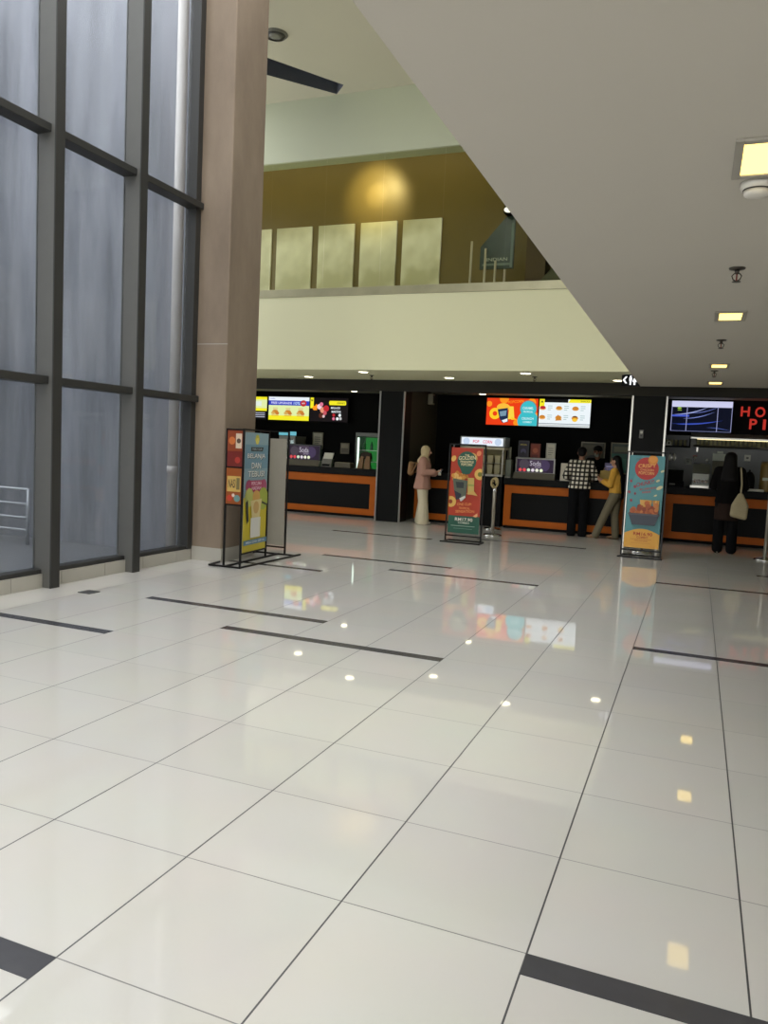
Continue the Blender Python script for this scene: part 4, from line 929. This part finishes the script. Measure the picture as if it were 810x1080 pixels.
for i in range(5):
    for z in (1.041, 1.263):
        x = -2.14 + i * .15; s_ = .19 if z < 1.2 else .15
        b = MB(); b.prism([(x - .045, y0 + .1, z), (x + .045, y0 + .1, z), (x + .058, y0 + .1, z + s_), (x - .058, y0 + .1, z + s_)], (0, .09, 0), mat('tub_white', (206, 196, 166), .5))
        tub = tag(b.build('popcorn_tub'), 'pale popcorn tub on the %s shelf inside the glass cabinet' % ('lower' if z < 1.2 else 'upper'), 'popcorn tub', 'tubs on the %s shelf of the popcorn cabinet' % ('lower' if z < 1.2 else 'upper'))
t = thing('glass_case', (-1.27, 13.3, T3), 'small clear plastic case with an upright tube right of the popcorn cabinet', 'display case')
CG = glass('case_clear', (.86, .90, .88), 1.5)
m = MB(); m.box(-1.355, -1.24, 13.0, 13.25, T3, T3 + .02, M_STEEL, .003); m.build('base', t)
m = MB(); m.box(-1.355, -1.245, 13.05, 13.25, T3 + .02, T3 + .36, mat('case_haze', (110, 116, 104), .3), .006); m.build('body', t)
m = MB(); m.lathe((-1.30, 13.15, T3 + .36), [(.022, 0), (.022, .24), (.03, .245)], mat('tube_pale', (150, 150, 132), .3), 14); m.build('tube', t)
# point of sale and box by the girl
t = thing('pos_terminal', (.66, 13.3, T3), 'purple tinted till screen on the counter in front of the girl', 'till')
m = MB(); m.lathe((.64, 13.32, T3), [(.09, 0), (.09, .012), (.02, .02), (.02, .22)], M_BLACKM, 18); m.build('stand', t)
m = MB(); m.prism([(.50, 13.27, T3 + .19), (.78, 13.27, T3 + .19), (.78, 13.33, T3 + .40), (.50, 13.33, T3 + .40)], (0, .03, 0), M_BLACKM); m.build('monitor', t)
a = Art((.515, 13.270, T3 + .203), (.25, 0, 0), (0, .052, .182)); a.rect(0, 0, 1, 1, em((70, 66, 84), .8)); a.rect(.1, .55, .6, .7, em((120, 116, 140), .8)); a.rect(.1, .3, .9, .42, em((90, 86, 110), .8)); a.build('display', t)
t = thing('paper_bag', (.56, 13.1, T3), 'pale yellow paper bag on the counter between the man and the girl', 'bag')
m = MB(); m.prism([(.46, 13.02, T3), (.66, 13.02, T3), (.645, 13.02, T3 + .25), (.60, 13.02, T3 + .235), (.55, 13.02, T3 + .25), (.47, 13.02, T3 + .24)], (0, .12, 0), mat('bag_yellow', (176, 152, 84), .75, var=.15)); m.build('bag', t)
m = MB(); m.tube([(.52, 13.08, T3 + .23), (.53, 13.08, T3 + .29), (.58, 13.08, T3 + .29), (.59, 13.08, T3 + .23)], .005, TAN, 6); m.build('handle', t)
# stanchions
def stanchion(x, y, label, h=.80, rope=True):
    t = thing('stanchion', (x, y, 0), label, 'stanchion', 'chrome queue posts')
    m = MB(); m.lathe((x, y, 0), [(.16, 0), (.165, .012), (.15, .03), (.04, .045), (.032, .06)], M_CHROME, 28); m.build('base', t)
    m = MB(); m.lathe((x, y, .05), [(.028, 0), (.028, h - .05), (.022, h - .03)], mat('post_steel', (176, 172, 160), .3, .8), 18); m.build('post', t)
    m = MB(); m.lathe((x, y, h), [(.034, 0), (.036, .02), (.03, .05), (.012, .07)], M_CHROME if not rope else mat('red_cap', (110, 36, 30), .4), 18); m.build('cap', t)
    return t
st = stanchion(-1.40, 12.42, 'chrome queue post with a knotted tan rope right of the red banner', .76)
m = MB(); pts = []
for i in range(26):
    u_ = i / 25 * 2 * PI * 1.5; pts.append((-1.42 + .055 * math.cos(u_) + .04 * i / 25, 12.40 - .012 * math.sin(u_ * .5), .90 + .09 * math.sin(u_) + .03 * i / 25 - .02))
m.tube(pts, .02, mat('tan_rope', (184, 166, 120), .85, var=.3, scale=60), 8); m.tube([(-1.40, 12.42, .82), (-1.42, 12.405, .84), (-1.44, 12.40, .87)], .016, mat('tan_rope'), 8); m.build('rope', st)
stanchion(-1.12, 11.3, 'chrome queue post hidden behind the red banner, only its round base showing', .78, False)
stanchion(1.42, 10.75, 'chrome queue post hidden behind the teal banner, only its base showing', .80, False)
stanchion(3.235, 11.15, 'tall pale queue post at the right edge near the kitchen counter', 1.0, False)

# kitchen bay
t = thing('extractor_hood', (3.5, 14.5, 1.9), 'brushed steel hood under the red lettering', 'hood')
m = MB(); m.prism([(2.0, 14.40, 1.96), (2.0, 14.74, 1.96), (2.0, 14.74, 2.05), (2.0, 14.44, 2.05)], (4.5, 0, 0), M_STEEL); m.build('canopy', t)
m = MB(); m.box(2.0, 6.5, 14.39, 14.41, 1.93, 1.965, M_STEEL, .003); m.build('lip', t)
m = MB(); m.box(2.1, 5.2, 14.58, 14.64, 1.935, 1.96, M_STEEL, .003); la = m.build('lamp', t)  # strip lamp added under the hood to brighten the row of glasses
m = MB(); m.box(2.12, 5.18, 14.59, 14.63, 1.929, 1.935, em((255, 232, 170), 3)); m.build('diffuser', la)
t = thing('wall_shelf', (3.8, 14.6, 1.75), 'steel shelf rail of glasses along the kitchen wall', 'shelf')
m = MB(); m.box(2.06, 6.5, 14.42, 14.78, 1.775, 1.80, M_STEEL, .003); m.build('board', t)
m = MB(); m.tube([(2.06, 14.40, 1.79), (6.5, 14.40, 1.79)], .022, M_STEEL); m.build('rail', t)
for x in (2.12, 4.0, 6.2): m = MB(); m.box(x, x + .03, 14.6, 14.79, 1.68, 1.775, M_STEEL); m.build('bracket', t)
t2 = thing('wall_shelf', (1.7, 14.6, 1.75), 'short dark shelf of glasses next to the black column', 'shelf')
m = MB(); m.box(1.45, 2.0, 14.45, 14.78, 1.755, 1.78, M_BLACKM, .003); m.build('board', t2); m = MB(); m.box(1.98, 2.0, 14.45, 14.78, 1.78, 2.02, M_BLACKM); m.build('end_panel', t2)
GLS = mat('smoky_glassware', (160, 158, 122), .2, .3)
g0 = None
for i in range(26):
    x = 1.56 + i * .085 if i < 5 else 2.14 + (i - 5) * .078; z = 1.781 if i < 5 else 1.801
    if g0 is None:
        b = MB(); b.lathe((x, 14.55, z), [(.022, 0), (.024, .006), (.031, .11), (.033, .12), (.026, .122), (.026, .10)], GLS, 14); g0 = b.build('drinking_glass'); g0.data.transform(Matrix.Translation((-x, -14.55, -z))); g0.location = (x, 14.55, z); g = g0
    else: g = g0.copy(); COL.objects.link(g); g.location = (x, 14.55, z)
    tag(g, 'small smoky drinking glass on the short dark shelf by the column' if i < 5 else 'small smoky drinking glass on the long steel kitchen shelf', 'glass', 'glasses on the short dark shelf' if i < 5 else 'glasses on the steel kitchen shelf')
def wallplate(name, x0, x1, z0, z1, label, cat, rgb, y=14.765):
    t = thing(name, ((x0 + x1) / 2, y, z0), label, cat)
    m = MB(); m.box(x0, x1, y, 14.782, z0, z1, mat('plate_%d' % rgb[0], rgb, .5), .003); m.build('plate', t)
    w_ = x1 - x0; h_ = z1 - z0; m = MB(); m.box(x0 + w_ * .3, x1 - w_ * .3, y - .004, y + .001, z0 + h_ * .35, z1 - h_ * .35, mat('plate_detail', (96, 98, 94), .5), .001); m.build('switch', t)
wallplate('wall_socket', 1.92, 2.04, 1.42, 1.53, 'pale socket plate on the grey kitchen wall above the till', 'socket', (168, 172, 160))
wallplate('wall_switch', 3.01, 3.12, 1.54, 1.66, 'bright white switch plate on the kitchen wall right of the woman in black', 'switch', (226, 226, 212))
t = thing('tap_dispenser', (1.66, 14.7, 1.48), 'pair of small white dispensers on the kitchen wall by the column', 'dispenser')
for x in (1.62, 1.71): m = MB(); m.lathe((x, 14.74, 1.48), [(.018, 0), (.026, .03), (.026, .12), (.012, .15)], mat('dispenser_white', (206, 206, 196), .4), 14); m.build('bottle', t)
m = MB(); m.box(1.58, 1.75, 14.755, 14.782, 1.52, 1.56, M_STEEL); m.build('holder', t)
t = thing('tape_roll', (1.6, 14.5, 1.78), 'white tape roll at the end of the short dark shelf', 'tape')
m = MB(); m.lathe((1.60, 14.44, 1.828), [(.02, 0), (.048, 0), (.048, .045), (.02, .045), (.02, 0)], mat('dispenser_white'), 20, (0, -1, 0), caps=False); m.build('roll', t)
m = MB(); m.box(1.54, 1.66, 14.39, 14.47, 1.78, 1.80, mat('dispenser_white'), .004); m.build('holder', t)
for i, (x, z, lb) in enumerate(((2.105, 1.56, 'small red and white tap valve on the kitchen wall above the steel display'), (2.33, 1.53, 'small white tap valve on the kitchen wall left of the notice'))):
    t = thing('tap_valve', (x, 14.74, z), lb, 'valve', 'small valves on the kitchen wall')
    m = MB(); m.lathe((x, 14.782, z), [(.02, 0), (.02, .05), (.03, .055), (.03, .07)], mat('dispenser_white'), 14, (0, -1, 0)); m.build('knob', t)
    m = MB(); m.tube([(x, 14.75, z - .02), (x, 14.74, z - .07)], .01, mat('dispenser_white'), 8)
    if i == 0: m.box(x - .04, x + .04, 14.75, 14.782, z + .02, z + .05, mat('valve_red', (140, 60, 50), .5))
    m.build('spout', t)
t = thing('wall_notice', (2.56, 14.77, 1.26), 'white headed grey notice on the kitchen wall beside the woman in black', 'notice')
m = MB(); m.box(2.44, 2.68, 14.76, 14.782, 1.24, 1.51, mat('notice_grey', (120, 118, 98), .6), .002); m.build('sheet', t)
m = MB(); m.box(2.43, 2.70, 14.755, 14.782, 1.52, 1.66, mat('notice_bright', (214, 222, 206), .5), .002); m.build('header', t)
m = MB(); m.box(2.51, 2.62, 14.76, 14.782, 1.665, 1.71, mat('notice_bright'), .002); m.build('tab', t)
t = thing('cash_register', (1.80, 13.4, T4), 'black boxy till on the kitchen counter beside the column', 'till')
m = MB(); m.box(1.66, 1.95, 13.28, 13.55, T4, T4 + .10, M_BLACKM, .006); m.build('drawer', t)
m = MB(); m.prism([(1.66, 13.35, T4 + .10), (1.93, 13.35, T4 + .10), (1.93, 13.42, T4 + .31), (1.66, 13.42, T4 + .31)], (0, .05, 0), M_BLACKM); m.build('monitor', t)
m = MB(); m.box(1.70, 1.80, 13.27, 13.285, T4 + .03, T4 + .06, mat('reader_grey'), .002); m.build('handle', t)
t = thing('steel_display', (2.23, 13.35, T4), 'steel and glass warming display on the kitchen counter', 'food warmer')
PS = mat('pale_steel', (112, 114, 106), .35, .5)
m = MB(); m.box(2.06, 2.38, 13.18, 13.5, T4, T4 + .05, M_STEEL, .005); m.build('tray', t)
m = MB(); m.box(2.09, 2.38, 13.22, 13.5, T4 + .05, T4 + .09, PS, .004); m.box(2.09, 2.38, 13.47, 13.5, T4 + .09, T4 + .44, PS); m.prism([(2.09, 13.3, T4 + .26), (2.09, 13.5, T4 + .26), (2.09, 13.5, T4 + .45), (2.09, 13.36, T4 + .44)], (.29, 0, 0), PS); m.build('body', t)
m = MB(); m.box(2.10, 2.37, 13.23, 13.236, T4 + .09, T4 + .26, glass('warmer_glass', (.9, .9, .86), 1.25)); m.build('glass_front', t)
for i in range(4): m = MB(); m.ball((2.14 + i * .062, 13.34, T4 + .122), (.032, .05, .034), mat('pastry_brown', (150, 104, 52), .7, var=.3)); tag(m.build('pastry'), 'brown pastry inside the steel and glass warming display', 'pastry', 'pastries in the warming display')
t = thing('popcorn_canister', (3.32, 13.35, T4), 'tall golden canister on the kitchen counter at the right edge', 'canister')
m = MB(); m.lathe((3.32, 13.35, T4), [(.10, 0), (.105, .02), (.105, .46), (.09, .50)], mat('golden_canister', (142, 116, 58), .35, var=.25, scale=7), 24); m.build('body', t)
m = MB(); m.lathe((3.32, 13.35, T4 + .50), [(.095, 0), (.095, .03), (.03, .045)], mat('golden_lid', (110, 92, 52), .4), 24); m.build('lid', t)
m = MB(); m.box(3.255, 3.36, 13.236, 13.25, T4 + .20, T4 + .25, mat('notice_bright')); m.build('sticker', t)
t = thing('paper_tray', (3.15, 13.2, T4), 'white paper tray on the kitchen counter in front of the dark urn', 'tray')
m = MB(); m.box(3.0, 3.28, 13.05, 13.25, T4, T4 + .012, mat('paper_white'), .003); m.build('sheet', t)
m = MB()
for a_ in ((3.0, 3.28, 13.05, 13.06), (3.0, 3.28, 13.24, 13.25)): m.box(*a_, T4 + .01, T4 + .04, mat('paper_white'))
m.build('rim', t)
t = thing('drinks_urn', (3.05, 13.42, T4), 'round dark urn on the kitchen counter right of the woman in black', 'urn')
m = MB(); m.lathe((3.05, 13.42, T4), [(.085, 0), (.095, .03), (.10, .18), (.085, .28), (.05, .33), (.015, .35)], M_BLACK, 24); m.build('body', t)
m = MB(); m.lathe((3.05, 13.42, T4 + .345), [(.012, 0), (.018, .02), (.006, .035)], M_BLACKM, 14); m.build('knob', t)
m = MB(); m.tube([(3.05, 13.33, T4 + .07), (3.05, 13.29, T4 + .07), (3.05, 13.28, T4 + .05)], .01, M_CHROME); m.build('tap', t)

# ================================================================== people
SKIN = mat('skin_tan', (182, 138, 112), .55, var=.05); SKIN2 = mat('skin_brown', (146, 106, 84), .55, var=.05)
HAIR = mat('black_hair', (15, 13, 13), .5, spec=.15, var=.3, scale=60)
def put(root, M, B, name, m, voxel=.009, smooth=3, cut=None, label=None):
    o = link(name, B.mesh(name, M, voxel, smooth, cut), [m], root, local=True)
    if label: o['label'] = label
    return o
V = Vector
# woman in a headscarf, side-on, holding a cup carrier and a phone
s = .93
J = stand_joints(s, .03, .075, dict(elL=(-.21, .03, 1.09), wrL=(-.14, .25, 1.07), hdL=(.15, 1, .05), hnL=(.3, 0, 1), elR=(.21, .05, 1.09), wrR=(.15, .29, 1.12), hdR=(-.1, 1, .15), hnR=(-.2, 0, 1), curl=.6), face=(-.15, 1, -.12), feet=dict(anR=(.085, .06, .085), toeR=(.10, .19, .028), knR=(.08, .05, .47)))
root, M, P, R = person('person', (-2.86, 12.42, 0), -PI / 2 + .12, s, J, SKIN, 'person in cream headscarf, pink blouse and white trousers holding a cup beside the short counter')
put(root, M, trouser_blob(J, s, .022, .045, .06), 'trousers', mat('white_cloth', (206, 196, 168), .85, var=.05))
put(root, M, top_blob(J, s, .045, True, .76, .035), 'blouse', mat('pink_cloth', (176, 134, 118), .85, var=.1), cut=[((0, 0, .73 * s), (0, 0, -1))])
h = Blob(); hd = V(J['head'])
h.hull((hd + V((0, -.022, .018)) * s, (.098 * s, .108 * s, .118 * s)), (hd + V((0, -.03, -.09)) * s, (.09 * s, .085 * s, .06 * s)))
h.hull((hd + V((0, -.03, -.09)) * s, (.088 * s, .085 * s, .06 * s)), (V((0, -.02, 1.33)) * s, (.17 * s, .12 * s, .07 * s)))
h.hull((V((0, .02, 1.36)) * s, (.13 * s, .10 * s, .06 * s)), (V((0, .11, 1.12)) * s, (.11 * s, .05 * s, .03 * s)))
put(root, M, h, 'headscarf', mat('cream_scarf', (196, 178, 138), .85, var=.08))
shoes(root, M, J, s, mat('pale_shoe', (176, 168, 152), .6))
def Wp(root, M, p): return root.location + (M @ V(p))
c = Wp(root, M, (-.07 * s, .345 * s, 1.10 * s))
t = thing('drink_cup', (c.x, c.y, c.z - .05), 'white cup held by the woman in the cream headscarf', 'cup')
m = MB(); m.lathe((c.x, c.y, c.z - .05), [(.028, 0), (.036, .09), (.034, .09)], mat('cup_white', (232, 230, 220), .4), 18); m.build('cup', t)
m = MB(); m.lathe((c.x, c.y, c.z + .04), [(.039, 0), (.039, .008), (.03, .014)], mat('cup_white'), 18); m.build('lid', t)
c = Wp(root, M, (.125 * s, .43 * s, 1.155 * s))
t = thing('phone', tuple(c), 'bright phone held up by the woman in the cream headscarf', 'phone')
m = MB(); m.box(c.x - .05, c.x + .05, c.y - .036, c.y + .036, c.z - .004, c.z + .004, M_BLACKM, .003); o = m.build('casing', t); o.rotation_euler = (0, -.7, .1)
m = MB(); m.box(c.x - .045, c.x + .045, c.y - .032, c.y + .032, c.z + .004, c.z + .0055, em((226, 230, 236), 1.0)); o = m.build('screen', t); o.rotation_euler = (0, -.7, .1)
c = Wp(root, M, (-.0, -.235 * s, 1.18 * s))
t = thing('backpack', (c.x, c.y, c.z - .2), 'small tan backpack on the back of the woman in the headscarf', 'backpack')
TB = mat('tan_canvas', (150, 116, 80), .85, var=.15)
b = Blob(); b.hull((V((c.x - .03, c.y, c.z + .07)), (.05, .10, .06)), (V((c.x - .03, c.y, c.z - .10)), (.065, .115, .06))); me_ = b.mesh('pack', Matrix.Identity(4), .01, 2); link('pack', me_, [TB], t)
m = MB()
for k in (-1, 1): m.tube([(c.x + .02, c.y + k * .09, c.z + .1), (c.x + .13, c.y + k * .11, c.z + .10), (c.x + .03, c.y + k * .10, c.z - .1)], .012, TB, 6)
m.build('strap', t)

# man in a plaid shirt, back to us, leaning on the counter
s = 1.0
J = stand_joints(s, .15, .10, dict(elL=(-.27, .16, 1.10), wrL=(-.17, .38, 1.045), hdL=(.4, 1, -.02), hnL=(0, 0, -1), elR=(.27, .16, 1.10), wrR=(.17, .38, 1.045), hdR=(-.4, 1, -.02), hnR=(0, 0, -1), curl=.25), face=(.1, 1, -.35))
root, M, P, R = person('person', (.17, 12.52, 0), .08, s, J, SKIN2, 'person in black and white plaid shirt leaning on the counter, seen from behind')
put(root, M, trouser_blob(J, s, .025, .03, .015), 'trousers', mat('black_denim', (14, 15, 17), .8, spec=.1))
put(root, M, top_blob(J, s, .035, True, .90, .02), 'plaid_shirt', plaid_material(), cut=[((0, 0, .87), (0, 0, -1))])
h = Blob(); h.hull((P(0, -.018, .035), (.085, .095, .088), R), (P(0, -.05, -.03), (.07, .055, .05), R)); put(root, M, h, 'hair', HAIR, .008, 2, cut=[(P(0, .055, 0), R @ V((0, 1, -.35)))])
shoes(root, M, J, s, mat('black_shoe', (16, 16, 17), .5, spec=.1))

# girl in yellow, side-on, leaning towards the counter
s = .92
J = stand_joints(s, .02, .075, dict(elL=(-.20, .06, 1.07), wrL=(-.12, .24, 1.13), hdL=(.2, 1, .25), hnL=(.6, 0, 1), elR=(.19, .10, 1.08), wrR=(.13, .30, 1.15), hdR=(-.2, 1, .3), hnR=(-.6, 0, 1), curl=.5), face=(.1, 1, -.1),
                 feet=dict(anL=(-.08, .32, .085), toeL=(-.09, .46, .028), knL=(-.085, .17, .47), anR=(.08, -.03, .085), toeR=(.09, .11, .028)))
root, M, P, R = person('person', (.83, 12.45, 0), PI / 2 - .2, s, J, SKIN, 'person in yellow sweater and olive trousers with long dark hair leaning at the counter')
put(root, M, trouser_blob(J, s, .016, .05, .012), 'trousers', mat('olive_cloth', (112, 104, 82), .85, var=.08))
put(root, M, top_blob(J, s, .022, True, .93, .0), 'sweater', mat('yellow_knit', (206, 156, 58), .9, var=.12, scale=20), cut=[((0, 0, .90 * s), (0, 0, -1))])
h = Blob(); h.hull((P(0, -.02, .035), (.085 * s, .095 * s, .088 * s), R), (P(0, -.06, -.05), (.08 * s, .06 * s, .06 * s), R)); h.hull((P(0, -.06, -.05), (.08 * s, .06 * s, .06 * s)), (V((0, -.125, 1.12)) * s, (.10 * s, .03 * s, .04 * s)))
h.hull((V((0, -.125, 1.12)) * s, (.10 * s, .03 * s, .04 * s)), (V((.02, -.125, .84)) * s, (.055 * s, .022 * s, .03 * s)))
put(root, M, h, 'hair', HAIR, .008, 2)
shoes(root, M, J, s, mat('tan_shoe', (142, 112, 84), .6))

# woman in black with a tote
s = 1.0
J = stand_joints(s, .03, .10, dict(elL=(-.23, .08, 1.09), wrL=(-.15, .30, 1.12), hdL=(.2, 1, .1), hnL=(1, 0, .3), elR=(.24, .06, 1.09), wrR=(.15, .27, 1.16), hdR=(-.3, 1, .3), hnR=(-1, 0, .2), curl=.5), face=(0, 1, -.15), feet=dict(anR=(.11, -.02, .10), toeR=(.12, .12, .028)))
root, M, P, R = person('person', (2.66, 11.72, 0), -.05, s, J, SKIN, 'person in black top and long dark hair standing at the kitchen counter, seen from behind')
put(root, M, trouser_blob(J, s, .02, .055, .02), 'trousers', mat('black_denim'))
put(root, M, top_blob(J, s, .04, True, .84, .01), 'top', mat('black_cloth', (15, 14, 14), .9, spec=.1))
sk = Blob(); sk.hull((V((0, 0, 1.02)), (.155, .115, .05)), (V((0, 0, .85)), (.185, .14, .05))); sk.hull((V((0, 0, .85)), (.185, .14, .05)), (V((0, 0, .56)), (.195, .15, .03)))
put(root, M, sk, 'overshirt', mat('dark_brown_cloth', (46, 35, 30), .9, spec=.1, var=.15), cut=[((0, 0, .545), (0, 0, -1))])
h = Blob(); h.hull((P(0, -.022, .035), (.10, .105, .098), R), (P(0, -.055, -.06), (.105, .07, .07), R)); h.hull((P(0, -.055, -.06), (.105, .07, .07)), (V((0, -.09, 1.22)), (.13, .045, .06)))
put(root, M, h, 'hair', HAIR, .009, 2)
shoes(root, M, J, s, mat('white_shoe', (196, 190, 176), .6))
bx, by = 2.84, 11.53
t = thing('tote_bag', (bx, by, .6), 'beige cloth tote bag hanging from the shoulder of the woman in black', 'bag')
BG = mat('beige_canvas', (172, 160, 128), .85, var=.12, scale=12)
b = Blob(); b.hull((V((bx, by, .98)), (.045, .03, .03)), (V((bx - .09, by, .80)), (.04, .045, .04)), (V((bx + .09, by, .80)), (.04, .045, .04)))
b.hull((V((bx - .09, by, .80)), (.04, .045, .04)), (V((bx + .09, by, .80)), (.04, .045, .04)), (V((bx - .10, by, .655)), (.04, .055, .04)), (V((bx + .08, by, .62)), (.04, .055, .04)))
me_ = b.mesh('pouch', Matrix.Identity(4), .01, 2); link('pouch', me_, [BG], t)
m = MB(); m.tube([(bx, by, .97), (bx + .005, by + .02, 1.15), (bx - .012, by + .06, 1.33), (bx - .02, by + .13, 1.41), (bx - .01, by + .22, 1.40), (bx + .02, by + .26, 1.25)], .013, BG, 8); m.build('strap', t)

# staff member behind the counter
s = 1.03
J = stand_joints(s, .06, .10, dict(elL=(-.25, .10, 1.08), wrL=(-.14, .30, 1.10), hdL=(.3, 1, 0), hnL=(0, 0, -1), elR=(.25, .10, 1.08), wrR=(.14, .30, 1.10), hdR=(-.3, 1, 0), hnR=(0, 0, -1), curl=.4), face=(0, 1, -.2))
root, M, P, R = person('person', (.30, 14.05, 0), PI - .1, s, J, SKIN2, 'person in black uniform, cap and pale face mask serving behind the counter')
put(root, M, trouser_blob(J, s, .02, .03, .015), 'trousers', mat('black_denim'))
put(root, M, top_blob(J, s, .035, True, .88, .015), 'uniform', mat('black_cloth'))
h = Blob(); h.hull((P(0, -.005, .06), (.09, .10, .07), R), (P(0, -.03, .03), (.088, .085, .05), R)); h.hull((P(0, .09, .055), (.06, .05, .008), R), (P(0, .05, .06), (.075, .05, .012), R)); put(root, M, h, 'cap', M_BLACKM, .008, 2)
h = Blob(); h.hull((P(0, .075, -.03), (.05, .03, .03), R), (P(0, .06, -.06), (.05, .035, .03), R)); put(root, M, h, 'face_mask', mat('mask_grey', (150, 156, 146), .8), .006, 2)
shoes(root, M, J, s, mat('black_shoe'))

# ================================================================== light, camera
w = bpy.data.worlds.new('sky'); sc.world = w; w.use_nodes = True
bg = w.node_tree.nodes['Background']; bg.inputs['Color'].default_value = (.97, .97, .965, 1); bg.inputs['Strength'].default_value = WS
def portal(loc, rot, sx, sy):
    l = bpy.data.lights.new('daylight_portal', 'AREA'); l.shape = 'RECTANGLE'; l.size = sx; l.size_y = sy; l.cycles.is_portal = True
    o = bpy.data.objects.new('daylight_portal', l); COL.objects.link(o); o.location = loc; o.rotation_euler = rot
#portal((2.2, -7.0, 3.75), (math.radians(90), 0, 0), 11.6, 7.5)
#portal((-3.66, -.5, 3.8), (0, math.radians(-90), 0), 7.4, 12.4)
cam = bpy.data.cameras.new('camera'); cam.sensor_fit = 'VERTICAL'; cam.sensor_height = 36; cam.lens = 822.69 / 1080 * 36; cam.clip_start = .05; cam.clip_end = 200
co = bpy.data.objects.new('camera', cam); COL.objects.link(co); sc.camera = co
yaw, pitch, roll, cx, cy, cz = (0.37802, -0.08185, 0.04725, 2.1588, -2.2050, 1.4607)
r0 = V((math.cos(yaw), math.sin(yaw), 0)); fw = V((-math.sin(yaw) * math.cos(pitch), math.cos(yaw) * math.cos(pitch), math.sin(pitch))); u0 = r0.cross(fw)
rr = r0 * math.cos(roll) + u0 * math.sin(roll); uu = -r0 * math.sin(roll) + u0 * math.cos(roll)
mw = Matrix((rr, uu, -fw)).transposed().to_4x4(); mw.translation = V((cx, cy, cz)); co.matrix_world = mw

sc.view_settings.view_transform = 'Standard'; sc.view_settings.look = 'None'; sc.view_settings.gamma = 1; sc.view_settings.use_curve_mapping = False
sc.view_settings.exposure = EXPO
sc.cycles.use_denoising = True; sc.cycles.max_bounces = 8; sc.cycles.diffuse_bounces = 5; sc.cycles.glossy_bounces = 4; sc.cycles.transparent_max_bounces = 12
sc.cycles.sample_clamp_indirect = 6; sc.cycles.caustics_reflective = False; sc.cycles.caustics_refractive = False
